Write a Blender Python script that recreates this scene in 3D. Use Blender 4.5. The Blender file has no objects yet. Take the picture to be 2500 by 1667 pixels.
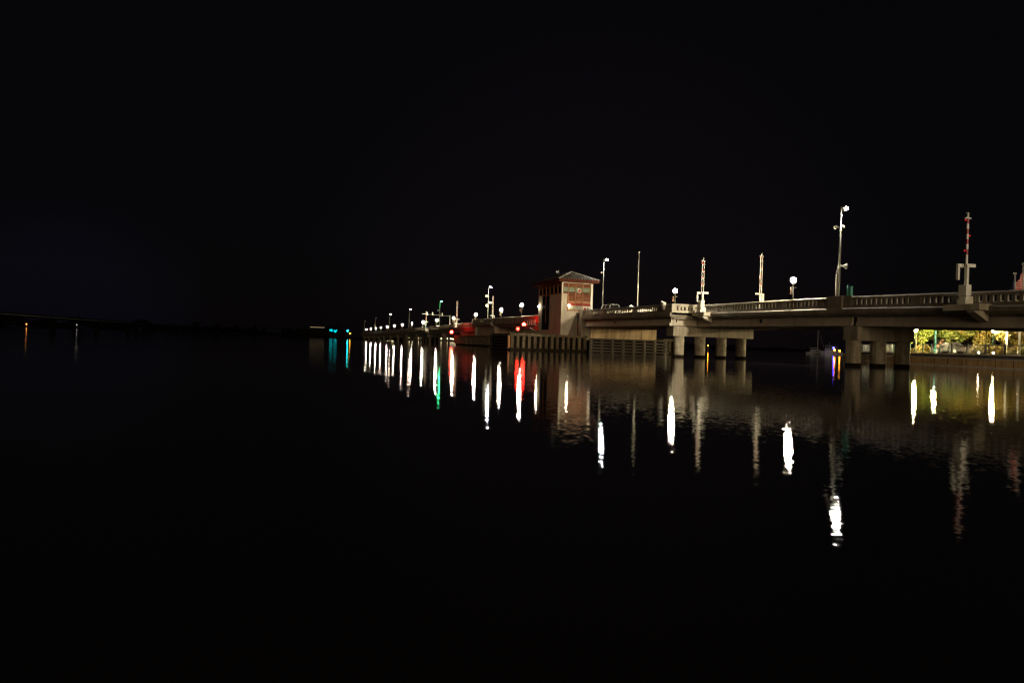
import bpy, math, random
from mathutils import Vector, Matrix
R = math.radians
C = bpy.context.scene
COL = C.collection
random.seed(7)

# ------------------------------------------------------------------ camera
# world axes: the bridge runs along +Y, +X is across it, Z up, water at z = 0
TH, ROLL, PITCH = R(18.011), R(1.8), 2.0 / 1667
cd = bpy.data.cameras.new('camera'); cam = bpy.data.objects.new('camera', cd); COL.objects.link(cam)
cd.sensor_width = 36; cd.lens = 24.0; cd.clip_start = 0.1; cd.clip_end = 9000
f = Vector((math.sin(TH) * math.cos(PITCH), math.cos(TH) * math.cos(PITCH), math.sin(PITCH)))
r0 = Vector((math.cos(TH), -math.sin(TH), 0)); u0 = r0.cross(f)
r = r0 * math.cos(ROLL) + u0 * math.sin(ROLL); u = u0 * math.cos(ROLL) - r0 * math.sin(ROLL)
m = Matrix((r, u, -f)).transposed().to_4x4(); m.translation = Vector((0, 0, 1.15))
cam.matrix_world = m
C.camera = cam

# ------------------------------------------------------------------ world, town glow, exposure
SUN_DIR = Vector((-0.24, -0.97, 0.075)).normalized()
W = bpy.data.worlds.new('World'); C.world = W; W.use_nodes = True
nt = W.node_tree; nt.nodes.clear()
sky = nt.nodes.new('ShaderNodeTexSky'); sky.sky_type = 'NISHITA'; sky.sun_disc = False
sky.sun_elevation = math.asin(SUN_DIR.z); sky.sun_rotation = math.atan2(SUN_DIR.x, SUN_DIR.y)
b1 = nt.nodes.new('ShaderNodeBackground'); b1.inputs[1].default_value = 0.00025
b2 = nt.nodes.new('ShaderNodeBackground'); b2.inputs[0].default_value = (0.0013, 0.0010, 0.0017, 1); b2.inputs[1].default_value = 1.0
ad = nt.nodes.new('ShaderNodeAddShader'); wo = nt.nodes.new('ShaderNodeOutputWorld')
nt.links.new(sky.outputs[0], b1.inputs[0]); nt.links.new(b1.outputs[0], ad.inputs[0]); nt.links.new(b2.outputs[0], ad.inputs[1])
nt.links.new(ad.outputs[0], wo.inputs[0])
tcw = nt.nodes.new('ShaderNodeTexCoord'); prev = ad
def sky_glow(px, py, lo, hi, col):      # soft town glow in the sky around one compass direction
    global prev
    d = (f * 1667 + r * (px - 1250) - u * (py - 833.5)).normalized()
    vm = nt.nodes.new('ShaderNodeVectorMath'); vm.operation = 'DOT_PRODUCT'; vm.inputs[1].default_value = d
    nt.links.new(tcw.outputs['Generated'], vm.inputs[0])
    mr = nt.nodes.new('ShaderNodeMapRange'); mr.interpolation_type = 'SMOOTHERSTEP'; mr.inputs[1].default_value = math.cos(R(hi)); mr.inputs[2].default_value = math.cos(R(lo))
    nt.links.new(vm.outputs['Value'], mr.inputs[0])
    bg = nt.nodes.new('ShaderNodeBackground'); bg.inputs[0].default_value = (*col, 1); nt.links.new(mr.outputs[0], bg.inputs[1])
    a2 = nt.nodes.new('ShaderNodeAddShader'); nt.links.new(prev.outputs[0], a2.inputs[0]); nt.links.new(bg.outputs[0], a2.inputs[1]); prev = a2
sky_glow(150, 790, 0, 11, (.0005, .0008, .0023))
sky_glow(1450, 700, 0, 26, (.0016, .0009, .0012))
nt.links.new(prev.outputs[0], wo.inputs[0])
sd = bpy.data.lights.new('sun', 'SUN'); sun = bpy.data.objects.new('sun', sd); COL.objects.link(sun)
sd.energy = 1.12; sd.angle = R(32); sd.color = (1.0, 0.76, 0.44)
sun.rotation_euler = SUN_DIR.to_track_quat('Z', 'Y').to_euler(); sun.location = (0, -60, 60)
C.view_settings.view_transform = 'Standard'; C.view_settings.look = 'None'
C.view_settings.exposure = 0.0; C.view_settings.gamma = 1.0
C.cycles.filter_width = 1.35; C.cycles.use_denoising = True; C.cycles.use_light_tree = True
C.cycles.max_bounces = 6; C.cycles.diffuse_bounces = 3; C.cycles.glossy_bounces = 4
C.cycles.sample_clamp_indirect = 6.0
C.cycles.caustics_reflective = False; C.cycles.caustics_refractive = False

# ------------------------------------------------------------------ materials
def mat(name, col, rough=0.8, metal=0.0, var=0.0, scale=1.0, stain=0.0, bump=0.0, col2=None, vscale=None, joints=None):
    """procedural: two-scale noise tint, optional vertical run-off stains, optional bump"""
    M = bpy.data.materials.new(name); M.use_nodes = True
    n = M.node_tree.nodes; l = M.node_tree.links; p = n['Principled BSDF']
    p.inputs['Roughness'].default_value = rough; p.inputs['Metallic'].default_value = metal
    p.inputs['Specular IOR Level'].default_value = 0.0 if rough >= .95 else .5
    tc = n.new('ShaderNodeTexCoord'); g = n.new('ShaderNodeNewGeometry')
    no = n.new('ShaderNodeTexNoise'); no.inputs['Scale'].default_value = scale; no.inputs['Detail'].default_value = 6
    l.new(g.outputs['Position'], no.inputs['Vector'])
    mx = n.new('ShaderNodeMix'); mx.data_type = 'RGBA'
    c2 = col2 or tuple(max(0, c * (1 - var)) for c in col)
    mx.inputs[6].default_value = (*col, 1); mx.inputs[7].default_value = (*c2, 1)
    rp = n.new('ShaderNodeMapRange'); rp.inputs[1].default_value = 0.35; rp.inputs[2].default_value = 0.68
    l.new(no.outputs[0], rp.inputs[0]); l.new(rp.outputs[0], mx.inputs[0])
    out = mx.outputs[2]
    if stain > 0:
        mp = n.new('ShaderNodeMapping'); mp.inputs['Scale'].default_value = (1.6, 1.6, 0.12)
        l.new(g.outputs['Position'], mp.inputs['Vector'])
        n2 = n.new('ShaderNodeTexNoise'); n2.inputs['Scale'].default_value = vscale or 1.1; n2.inputs['Detail'].default_value = 5
        l.new(mp.outputs[0], n2.inputs['Vector'])
        r2 = n.new('ShaderNodeMapRange'); r2.inputs[1].default_value = 0.44; r2.inputs[2].default_value = 0.64; r2.inputs[4].default_value = stain
        l.new(n2.outputs[0], r2.inputs[0])
        m2 = n.new('ShaderNodeMix'); m2.data_type = 'RGBA'
        m2.inputs[7].default_value = (col[0] * .28, col[1] * .24, col[2] * .2, 1)
        l.new(r2.outputs[0], m2.inputs[0]); l.new(out, m2.inputs[6]); out = m2.outputs[2]
    l.new(out, p.inputs['Base Color'])
    if bump > 0:
        bp = n.new('ShaderNodeBump'); bp.inputs['Strength'].default_value = bump; bp.inputs['Distance'].default_value = 0.05
        n3 = n.new('ShaderNodeTexNoise'); n3.inputs['Scale'].default_value = scale * 6; l.new(g.outputs['Position'], n3.inputs['Vector'])
        l.new(n3.outputs[0], bp.inputs['Height']); l.new(bp.outputs[0], p.inputs['Normal'])
    return M

def emit(name, col, strength):
    M = bpy.data.materials.new(name); M.use_nodes = True
    n = M.node_tree.nodes; l = M.node_tree.links; n.remove(n['Principled BSDF'])
    e = n.new('ShaderNodeEmission'); e.inputs[0].default_value = (*col, 1); e.inputs[1].default_value = strength
    l.new(e.outputs[0], n['Material Output'].inputs[0])
    return M

M = {}
M['rail'] = mat('rail_concrete', (.25, .21, .17), .85, var=.35, scale=.7, stain=.45, bump=.2)
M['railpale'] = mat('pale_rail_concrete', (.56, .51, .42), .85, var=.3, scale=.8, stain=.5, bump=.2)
M['girder'] = mat('girder_concrete', (.52, .44, .36), .8, var=.22, scale=.35, stain=.25, bump=.1)
M['approachdim'] = mat('dimmed_approach_concrete', (.13, .11, .09), .9, var=.3, scale=.5, stain=.4)  # far approach: fall-off of light with distance put into a darker colour
M['cap'] = mat('pier_concrete', (.40, .345, .275), .85, var=.3, scale=.5, stain=.6, bump=.2)
M['column'] = mat('column_concrete', (.44, .385, .30), .8, var=.5, scale=1.6, stain=.75, bump=.25)
M['tidemark'] = mat('tide_mark', (.022, .017, .012), .96, var=.5, scale=2.0)
M['deck'] = mat('deck_slab', (.13, .12, .105), .9, var=.4, scale=.6)
M['road'] = mat('bridge_asphalt', (.05, .05, .05), .9, var=.3, scale=1.5)
M['leaf'] = mat('leaf_steel', (.20, .13, .11), .6, var=.3, scale=.5)
M['tower'] = mat('tower_stucco', (.45, .385, .30), .9, var=.14, scale=.5, stain=.22, bump=.15)
M['trim'] = mat('brown_trim', (.075, .024, .016), .96, var=.25, scale=1.5)
M['louver'] = mat('louver_metal', (.27, .12, .065), .96, var=.3, scale=1.2)
M['red'] = mat('red_panel', (.24, .045, .028), .96, var=.3, scale=1.2)
M['pink'] = mat('pink_panel', (.33, .16, .09), .96, var=.2, scale=1.2)
M['frame'] = mat('white_frame', (.68, .64, .55), .5, var=.15, scale=2)
M['roof'] = mat('seam_roof', (.03, .026, .023), .96, metal=.0, var=.3, scale=.8)
M['seam'] = mat('roof_seam', (.42, .38, .31), .6, metal=.0, var=.2, scale=1)
M['pane'] = mat('green_pane', (.19, .22, .16), .08, var=.2, scale=.5)
M['darkpane'] = mat('dark_pane', (.015, .014, .014), .12, var=.3, scale=.5)
M['rib'] = mat('fender_rib', (.16, .12, .08), .9, var=.7, scale=2.6, stain=.7, bump=.6)
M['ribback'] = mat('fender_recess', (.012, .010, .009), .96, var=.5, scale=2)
M['timber'] = mat('rail_timber', (.07, .05, .042), .32, var=.45, scale=1.2, bump=.3)
M['pierwall'] = mat('stained_pier_wall', (.66, .49, .33), .85, var=.25, scale=.6, stain=.7, bump=.25, vscale=1.4)
M['galv'] = mat('galvanised', (.52, .50, .44), .45, metal=.4, var=.2, scale=2)
M['polegrey'] = mat('pole_grey', (.26, .26, .22), .5, var=.2, scale=2)
M['white'] = mat('white_paint', (.78, .76, .68), .5, var=.15, scale=2)
M['gatered'] = mat('red_paint', (.36, .018, .018), .5, var=.15, scale=2)
M['greenmetal'] = mat('dark_green_paint', (.012, .042, .034), .5, var=.2, scale=2)
M['teal'] = mat('teal_paint', (.10, .36, .30), .5, var=.15, scale=2)
M['black'] = mat('black_metal', (.012, .012, .012), .5, var=.3, scale=2)
M['banner'] = mat('printed_banner', (.22, .09, .03), .8, col2=(.32, .24, .18), scale=2.2)
M['seawall'] = mat('seawall_concrete', (.50, .29, .10), .85, var=.4, scale=.7, stain=.4, bump=.3)  # orange glow on the lower wall put into its colour
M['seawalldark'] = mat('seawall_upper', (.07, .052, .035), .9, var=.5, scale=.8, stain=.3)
M['kerb'] = mat('seawall_coping', (.42, .35, .24), .85, var=.3, scale=1)
M['ground'] = mat('park_ground', (.09, .09, .04), .95, var=.5, scale=.9, bump=.4)
M['path'] = mat('park_path', (.34, .29, .22), .9, var=.2, scale=.8)
M['bark'] = mat('bark', (.24, .13, .07), .9, var=.5, scale=3, bump=.8)
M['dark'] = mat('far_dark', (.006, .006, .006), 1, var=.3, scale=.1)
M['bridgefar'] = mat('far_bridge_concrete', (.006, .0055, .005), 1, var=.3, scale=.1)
M['farrail'] = mat('far_bridge_edge', (.15, .135, .12), 1, var=.4, scale=.05)
M['hull'] = mat('white_hull', (.30, .30, .30), .3, var=.1, scale=1)
M['carpaint'] = mat('silver_paint', (.55, .57, .60), .25, metal=.4, var=.06, scale=1)
M['carwhite'] = mat('dark_car_paint', (.012, .013, .015), .6, metal=.0, var=.1, scale=1)
M['rubber'] = mat('tyre_rubber', (.02, .02, .02), .85, var=.2, scale=4)
M['vinyl'] = mat('pale_vinyl_board', (.72, .72, .56), .6, var=.12, scale=1)
M['flagblue'] = mat('flag_blue', (.03, .05, .12), .8, var=.2, scale=3)

def flag_stripes():
    Mt = bpy.data.materials.new('flag_stripes'); Mt.use_nodes = True
    n = Mt.node_tree.nodes; l = Mt.node_tree.links; p = n['Principled BSDF']; p.inputs['Roughness'].default_value = .8
    uv = n.new('ShaderNodeTexCoord'); sp = n.new('ShaderNodeSeparateXYZ'); l.new(uv.outputs['Object'], sp.inputs[0])
    ma = n.new('ShaderNodeMath'); ma.operation = 'MULTIPLY'; ma.inputs[1].default_value = 6.5; l.new(sp.outputs[2], ma.inputs[0])
    fr = n.new('ShaderNodeMath'); fr.operation = 'FRACT'; l.new(ma.outputs[0], fr.inputs[0])
    gt = n.new('ShaderNodeMath'); gt.operation = 'GREATER_THAN'; gt.inputs[1].default_value = .5; l.new(fr.outputs[0], gt.inputs[0])
    mx = n.new('ShaderNodeMix'); mx.data_type = 'RGBA'; mx.inputs[6].default_value = (.55, .03, .03, 1); mx.inputs[7].default_value = (.7, .5, .45, 1)
    l.new(gt.outputs[0], mx.inputs[0]); l.new(mx.outputs[2], p.inputs['Base Color'])
    return Mt
M['flagstripes'] = flag_stripes()

def leaves(name, c1, c2):
    Mt = mat(name, c1, .6, col2=c2, scale=.9)
    n = Mt.node_tree.nodes; l = Mt.node_tree.links; p = n['Principled BSDF']
    tr = n.new('ShaderNodeBsdfTranslucent'); src = p.inputs['Base Color'].links[0].from_socket
    l.new(src, tr.inputs[0]); mx = n.new('ShaderNodeMixShader'); mx.inputs[0].default_value = .35
    l.new(p.outputs[0], mx.inputs[1]); l.new(tr.outputs[0], mx.inputs[2]); l.new(mx.outputs[0], n['Material Output'].inputs[0])
    return Mt
M['leaf_green'] = leaves('green_leaves', (.055, .080, .008), (.10, .11, .010))
M['leaf_amber'] = leaves('amber_leaves', (.15, .105, .014), (.09, .08, .012))
M['leaf_olive'] = leaves('olive_leaves', (.085, .075, .035), (.06, .055, .022))
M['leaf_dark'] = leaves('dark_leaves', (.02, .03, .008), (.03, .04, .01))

GLOBE_L = 4600
M['globe'] = emit('globe_light', (1.0, .88, .60), GLOBE_L)
M['globefar'] = emit('far_globe_light', (1.0, .86, .62), 420)
M['lumi'] = emit('tall_lamp_light', (1.0, .93, .82), 2600)
M['lumitwo'] = emit('tall_lamp_light_weaker', (.92, .96, 1.0), 1300)  # weaker and cooler than the nearest tall lamp
M['lumidim'] = emit('dim_lamp_light', (1.0, .90, .72), 120)
M['lumigreen'] = emit('green_lamp_light', (.04, 1.0, .30), 300)
M['rednav'] = emit('red_navigation_light', (1.0, .010, .006), 260)
M['redweak'] = emit('weak_red_light', (1.0, .010, .006), 75)
M['redsmall'] = emit('small_red_light', (1.0, .04, .03), .5)
M['walllamp'] = emit('wall_lamp_light', (1.0, .85, .58), 260)
M['parklamp'] = emit('park_lamp_light', (1.0, .78, .36), 6000)
M['parklampw'] = emit('park_lamp_white', (1.0, .80, .42), 5500)
M['groundlamp'] = emit('ground_lamp_light', (1.0, .80, .50), 90)
M['cyan'] = emit('cyan_light', (.0, .75, .80), 1.3)
M['cyanlamp'] = emit('cyan_lamp_light', (.01, .85, .9), 110)
M['orange'] = emit('orange_light', (1.0, .30, .02), 32)
M['orangefar'] = emit('far_orange_light', (1.0, .30, .06), 22)
M['farwhite'] = emit('far_white_light', (1.0, .85, .7), 11)
M['bluelamp'] = emit('blue_light', (.012, .010, 1.0), 170)
M['litwindow'] = emit('lit_window', (1.0, .82, .42), 3.5)
M['strip'] = emit('strip_light', (1.0, .72, .42), .35)

# ------------------------------------------------------------------ mesh helpers
class MB:
    def __init__(s): s.v = []; s.f = []; s.sm = []
    def add(s, vs, fs, smooth=False):
        o = len(s.v); s.v += [tuple(p) for p in vs]; s.f += [tuple(i + o for i in q) for q in fs]; s.sm += [smooth] * len(fs); return s
    def hexa(s, p):                     # 4 bottom (ccw), 4 top
        return s.add(p, [(3, 2, 1, 0), (4, 5, 6, 7), (0, 1, 5, 4), (1, 2, 6, 5), (2, 3, 7, 6), (3, 0, 4, 7)])
    def box(s, x0, x1, y0, y1, z0, z1):
        return s.hexa([(x0, y0, z0), (x1, y0, z0), (x1, y1, z0), (x0, y1, z0), (x0, y0, z1), (x1, y0, z1), (x1, y1, z1), (x0, y1, z1)])
    def beam(s, t0, t1, x0, x1, zb, zt, step=12.0):   # follows the bridge profile along y; zb, zt are functions of y
        n = max(1, int(math.ceil((t1 - t0) / step)))
        for i in range(n):
            a = t0 + (t1 - t0) * i / n; b = t0 + (t1 - t0) * (i + 1) / n
            o = len(s.v)
            vs = [(x0, a, zb(a)), (x1, a, zb(a)), (x1, b, zb(b)), (x0, b, zb(b)), (x0, a, zt(a)), (x1, a, zt(a)), (x1, b, zt(b)), (x0, b, zt(b))]
            fs = [(3, 2, 1, 0), (4, 5, 6, 7), (1, 2, 6, 5), (3, 0, 4, 7)]
            if i == 0: fs.append((0, 1, 5, 4))
            if i == n - 1: fs.append((2, 3, 7, 6))
            s.add(vs, fs)
        return s
    def chamfer(s, t0, t1, x0, x1, zb, zt, c, step=6.0):   # beam with its outer upper edge cut back by c
        n = max(1, int(math.ceil((t1 - t0) / step)))
        for i in range(n):
            a = t0 + (t1 - t0) * i / n; b = t0 + (t1 - t0) * (i + 1) / n
            vs = [(x0, a, zb(a)), (x1, a, zb(a)), (x1, b, zb(b)), (x0, b, zb(b)), (x0 + c, a, zt(a)), (x1, a, zt(a)), (x1, b, zt(b)), (x0 + c, b, zt(b))]
            fs = [(3, 2, 1, 0), (4, 5, 6, 7), (1, 2, 6, 5), (3, 0, 4, 7)]
            if i == 0: fs.append((0, 1, 5, 4))
            if i == n - 1: fs.append((2, 3, 7, 6))
            s.add(vs, fs)
        return s
    def bar(s, a, b, w, h=None):        # square bar between two points
        a = Vector(a); b = Vector(b); h = h or w; d = (b - a).normalized()
        x = d.cross(Vector((0, 0, 1)));  x = x.normalized() if x.length > 1e-3 else Vector((1, 0, 0))
        y = d.cross(x).normalized(); x = x * (w / 2); y = y * (h / 2)
        return s.hexa([a - x - y, a + x - y, a + x + y, a - x + y, b - x - y, b + x - y, b + x + y, b - x + y])
    def cyl(s, a, b, r0, r1=None, n=12, cap=True):
        a = Vector(a); b = Vector(b); r1 = r0 if r1 is None else r1; d = (b - a).normalized()
        x = d.orthogonal().normalized(); y = d.cross(x)
        vs = []
        for p, r_ in ((a, r0), (b, r1)):
            for i in range(n):
                q = 2 * math.pi * i / n; vs.append(p + (x * math.cos(q) + y * math.sin(q)) * r_)
        s.add(vs, [(i, (i + 1) % n, n + (i + 1) % n, n + i) for i in range(n)], True)
        if cap: s.add(vs, [tuple(range(n - 1, -1, -1)), tuple(range(n, 2 * n))])
        return s
    def ball(s, c, r_, n=16, m_=10, sq=1.0):
        vs = [(c[0], c[1], c[2] + r_ * sq)]
        for j in range(1, m_):
            a = math.pi * j / m_
            for i in range(n):
                q = 2 * math.pi * i / n; vs.append((c[0] + r_ * math.sin(a) * math.cos(q), c[1] + r_ * math.sin(a) * math.sin(q), c[2] + r_ * sq * math.cos(a)))
        vs.append((c[0], c[1], c[2] - r_ * sq)); e = len(vs) - 1
        fs = [(0, 1 + i, 1 + (i + 1) % n) for i in range(n)]
        for j in range(m_ - 2):
            for i in range(n):
                a = 1 + j * n + i; b = 1 + j * n + (i + 1) % n; fs.append((a, a + n, b + n, b))
        fs += [(e, 1 + (m_ - 2) * n + (i + 1) % n, 1 + (m_ - 2) * n + i) for i in range(n)]
        return s.add(vs, fs, True)
    def prism(s, poly, axis, a, b):     # poly in the two other axes (order x,y,z without axis)
        def P(q, w):
            return {'x': (w, q[0], q[1]), 'y': (q[0], w, q[1]), 'z': (q[0], q[1], w)}[axis]
        n = len(poly); vs = [P(q, a) for q in poly] + [P(q, b) for q in poly]
        return s.add(vs, [tuple(range(n)), tuple(range(2 * n - 1, n - 1, -1))] + [(i, n + i, n + (i + 1) % n, (i + 1) % n) for i in range(n)])
    def build(s, name, material, parent=None, local=False, side=None):
        me = bpy.data.meshes.new(name)
        off = Vector((0, 0, 0))
        if parent is not None and not local:
            off = WORLD[parent.name]
        me.from_pydata([tuple(Vector(p) - off) for p in s.v], [], s.f); me.materials.append(material)
        if side: me.materials.append(side); s.sm and [setattr(pl, 'material_index', 1) for pl in me.polygons if abs(pl.normal.y) > .8 and pl.area < .4]  # slot reveals get a paler colour standing in for lamp light
        me.polygons.foreach_set('use_smooth', s.sm)
        import bmesh
        bm = bmesh.new(); bm.from_mesh(me); bmesh.ops.remove_doubles(bm, verts=bm.verts, dist=1e-5) if any(s.sm) else None
        bmesh.ops.recalc_face_normals(bm, faces=bm.faces); bm.to_mesh(me); bm.free()
        o = bpy.data.objects.new(name, me); COL.objects.link(o)
        if parent is not None: o.parent = parent; WORLD[o.name] = off
        else: WORLD[o.name] = Vector((0, 0, 0))
        return o
WORLD = {}
def thing(name, loc, label, cat, group=None):
    o = bpy.data.objects.new(name, None); COL.objects.link(o); o.location = loc; o.empty_display_size = .5
    WORLD[o.name] = Vector(loc); return tag(o, label, cat, group)
def tag(o, label, cat, group=None):
    o['label'] = label; o['category'] = cat
    if group: o['group'] = group
    return o
def struct(o, kind='structure'):
    o['kind'] = kind; return o
def dup(root, loc, label, rz=0.0, group=None, scale=None):
    c = root.copy(); COL.objects.link(c); c.location = loc; c.rotation_euler = (0, 0, rz); c['label'] = label
    if group: c['group'] = group
    if scale: c.scale = (scale,) * 3
    def kids(a, b):
        for ch in [q for q in a.children]:
            d = ch.copy(); COL.objects.link(d); d.parent = b; kids(ch, d)
    kids(root, c); return c
def interp(tab):
    def g(t):
        if t <= tab[0][0]: return tab[0][1]
        for (a, b), (c, d) in zip(tab, tab[1:]):
            if t <= c: return b + (d - b) * (t - a) / (c - a)
        return tab[-1][1]
    return g
PT = interp([(0, 4.9), (20, 5.32), (32, 5.60), (47, 5.97), (60, 6.09), (69, 6.16), (80, 6.24), (94, 6.33), (105, 6.22), (116, 6.12), (130, 6.22), (143, 6.30), (160, 6.34), (171, 6.1), (195, 5.9), (220, 5.7), (268, 5.4), (315, 5.2), (364, 4.9), (410, 4.6), (436, 4.5), (470, 4.3)])
LED = lambda t: PT(t) - 0.98           # ledge / pavement level
P_ = lambda d: (lambda t: PT(t) + d)

# ------------------------------------------------------------------ water and ground
def water():
    Mt = bpy.data.materials.new('river_water'); Mt.use_nodes = True
    n = Mt.node_tree.nodes; l = Mt.node_tree.links; n.remove(n['Principled BSDF'])
    df = n.new('ShaderNodeBsdfDiffuse'); df.inputs[0].default_value = (.02, .018, .02, 1)
    gl = n.new('ShaderNodeBsdfAnisotropic'); gl.distribution = 'BECKMANN'; gl.inputs['Color'].default_value = (1, 1, 1, 1); gl.inputs['Roughness'].default_value = 0.07
    fr = n.new('ShaderNodeFresnel'); fr.inputs['IOR'].default_value = 1.333
    g = n.new('ShaderNodeNewGeometry')
    acc = None
    for sc_, kx, ky in ((6.0, .020, .030), (15.0, .028, .066)):      # gentle ripples, slopes of well under a degree
        n1 = n.new('ShaderNodeTexNoise'); n1.inputs['Scale'].default_value = sc_; n1.inputs['Detail'].default_value = 2
        l.new(g.outputs['Position'], n1.inputs['Vector'])
        v = n.new('ShaderNodeVectorMath'); v.operation = 'SUBTRACT'; v.inputs[1].default_value = (.5, .5, .5); l.new(n1.outputs['Color'], v.inputs[0])
        w = n.new('ShaderNodeVectorMath'); w.operation = 'MULTIPLY_ADD'; w.inputs[1].default_value = (kx, ky, 0); w.inputs[2].default_value = (0, 0, 1 if acc is None else 0)
        l.new(v.outputs[0], w.inputs[0])
        if acc is not None: l.new(acc.outputs[0], w.inputs[2])
        acc = w
    bp = n.new('ShaderNodeVectorMath'); bp.operation = 'NORMALIZE'; l.new(acc.outputs[0], bp.inputs[0])
    mx = n.new('ShaderNodeMixShader')
    l.new(bp.outputs[0], gl.inputs['Normal'])
    l.new(fr.outputs[0], mx.inputs[0]); l.new(df.outputs[0], mx.inputs[1]); l.new(gl.outputs[0], mx.inputs[2])
    l.new(mx.outputs[0], n['Material Output'].inputs[0])
    o = MB().add([(-4500, -60, 0), (4500, -60, 0), (4500, 7000, 0), (-4500, 7000, 0)], [(0, 1, 2, 3)]).build('water', Mt)
    struct(o)
water()

# ------------------------------------------------------------------ the bridge
XN, XW, XF = 45.05, 41.75, 56.0          # near parapet face of the narrow and of the wide sections, far parapet inner face
br = thing('bascule_bridge', (50, 94, 0), 'long concrete road bridge on round columns crossing the dark water', 'bridge')

def slotted(mb, t0, t1, x0, x1, groups, pitch=.5, open_=.25, lo=.25, hi=.26):
    """concrete balustrade with real openings: groups = [(start, count)]"""
    xi = x0 + .15
    mb.beam(t0, t1, x0, x1, P_(-.985), P_(-.985 + lo), 6)
    mb.beam(t0, t1, x0 - .04, x1 + .04, P_(-hi), P_(-.1), 6)
    mb.chamfer(t0, t1, x0 - .04, x1 + .04, P_(-.1), P_(0), .09)
    lo_, hi_ = P_(-.985 + lo), P_(-hi)
    cur = t0
    for a, n in groups:
        if a > cur: mb.beam(cur, a, x0, x1, lo_, hi_)
        for i in range(n):
            s_ = a + i * pitch + open_; e_ = a + (i + 1) * pitch
            mb.beam(s_, e_, x0 + .02, xi, lo_, hi_)
        cur = a + n * pitch
    if cur < t1: mb.beam(cur, t1, x0, x1, lo_, hi_)
def auto_groups(t0, t1, n=12, gap=1.6, pitch=.5):
    g = []; t = t0 + .8
    while t + n * pitch < t1: g.append((t, n)); t += n * pitch + gap
    return g

# near-side parapet, narrow part up to the wide section
mb = MB(); slotted(mb, -8, 47.0, XN, XN + .25, auto_groups(-8, 28) + [(31.6, 7), (36.9, 5), (40.3, 13)][0:3])
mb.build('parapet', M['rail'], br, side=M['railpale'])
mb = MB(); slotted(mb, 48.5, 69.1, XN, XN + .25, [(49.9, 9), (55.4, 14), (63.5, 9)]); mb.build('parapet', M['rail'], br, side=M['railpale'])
# lamp-post pilaster between them
mb = MB(); mb.beam(46.9, 48.6, XN - .28, XN + .33, P_(-1.42), P_(.07)); mb.build('pilaster', M['rail'], br)
mb = MB(); mb.beam(46.05, 46.9, XN - .06, XN + .29, P_(-.98), P_(.05)); mb.build('pilaster', M['rail'], br)
# turn of the parapet where the deck widens (faces the right end of the bridge)
mb = MB()
zb, zt = PT(69.2) - .985, PT(69.2)
mb.box(XW - .05, XN + .2, 69.1, 69.4, zb - .25, zb + .27); mb.box(XW - .09, XN + .2, 69.06, 69.44, zt - .22, zt + .03)
mb.box(XW - .05, XW + .62, 69.12, 69.38, zb + .27, zt - .22)
x = XW + .62
for i in range(6):
    mb.box(x + .22, x + .48, 69.13, 69.37, zb + .27, zt - .22)
    mb.prism([(x + .02, zt - .22), (x + .22, zt - .22), (x + .22, zt - .40)], 'y', 69.14, 69.36)
    mb.prism([(x, zt - .22), (x, zt - .40), (x + .045, zt - .29), (x + .10, zt - .22)], 'y', 69.145, 69.355)
    x += .48
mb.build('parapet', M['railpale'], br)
# wide section by the near bascule pier
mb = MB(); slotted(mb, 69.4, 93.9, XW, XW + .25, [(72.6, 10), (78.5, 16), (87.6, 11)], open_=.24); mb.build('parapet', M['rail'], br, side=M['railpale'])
# movable leaf, far wide section, far narrow part
mb = MB(); slotted(mb, 104.2, 142.6, XW, XW + .25, [], ); mb.build('parapet', M['rail'], br)
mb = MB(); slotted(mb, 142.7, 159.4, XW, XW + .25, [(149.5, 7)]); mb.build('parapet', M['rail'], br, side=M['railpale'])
mb = MB(); mb.box(XW - .12, XN + .2, 159.4, 159.75, PT(159.5) - 1.3, PT(159.5) + .03); mb.build('parapet', M['railpale'], br)
mb = MB(); slotted(mb, 159.8, 462, XN, XN + .25, auto_groups(160, 260)); mb.build('parapet', M['approachdim'], br, side=M['railpale'])
# far-side parapet
mb = MB(); slotted(mb, -8, 104, XF, XF + .25, auto_groups(-8, 103)); mb.build('parapet', M['railpale'], br)
mb = MB(); slotted(mb, 104, 462, XF, XF + .25, []); mb.build('parapet', M['railpale'], br)

# deck slabs with the projecting ledge, roadway
def deck(t0, t1, x0, x1):
    mb = MB(); mb.beam(t0, t1, x0 - .30, x1 + .5, P_(-1.42), P_(-1.09), 6); mb.chamfer(t0, t1, x0 - .30, x1 + .5, P_(-1.09), P_(-.99), .10)
    mb.beam(t0, t1, x0 - .16, x0 + .3, P_(-1.56), P_(-1.425), 6)
    mb.beam(t0, t1, x0 + .25, x1 + .2, P_(-1.74), P_(-1.42), 6)
    mb.build('deck', M['approachdim' if t0 > 159 else 'rail'], br)
deck(-8, 69.1, XN, XF); deck(69.1, 94.0, XW, XF); deck(142.7, 159.6, XW, XF); deck(159.6, 462, XN, XF)
mb = MB(); mb.beam(104.2, 142.6, XW - .12, XF + .3, P_(-1.35), P_(-.99), 6); mb.build('deck', M['rail'], br)
mb = MB(); mb.beam(94.05, 104.15, 43.55, XF + .3, P_(-1.5), P_(-.99), 6); mb.build('deck', M['deck'], br)
mb = MB(); mb.beam(-8, 462, XN + 2.1, XF - 1.2, P_(-.985), P_(-.97), 6); mb.build('roadway', M['road'], br)

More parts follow.
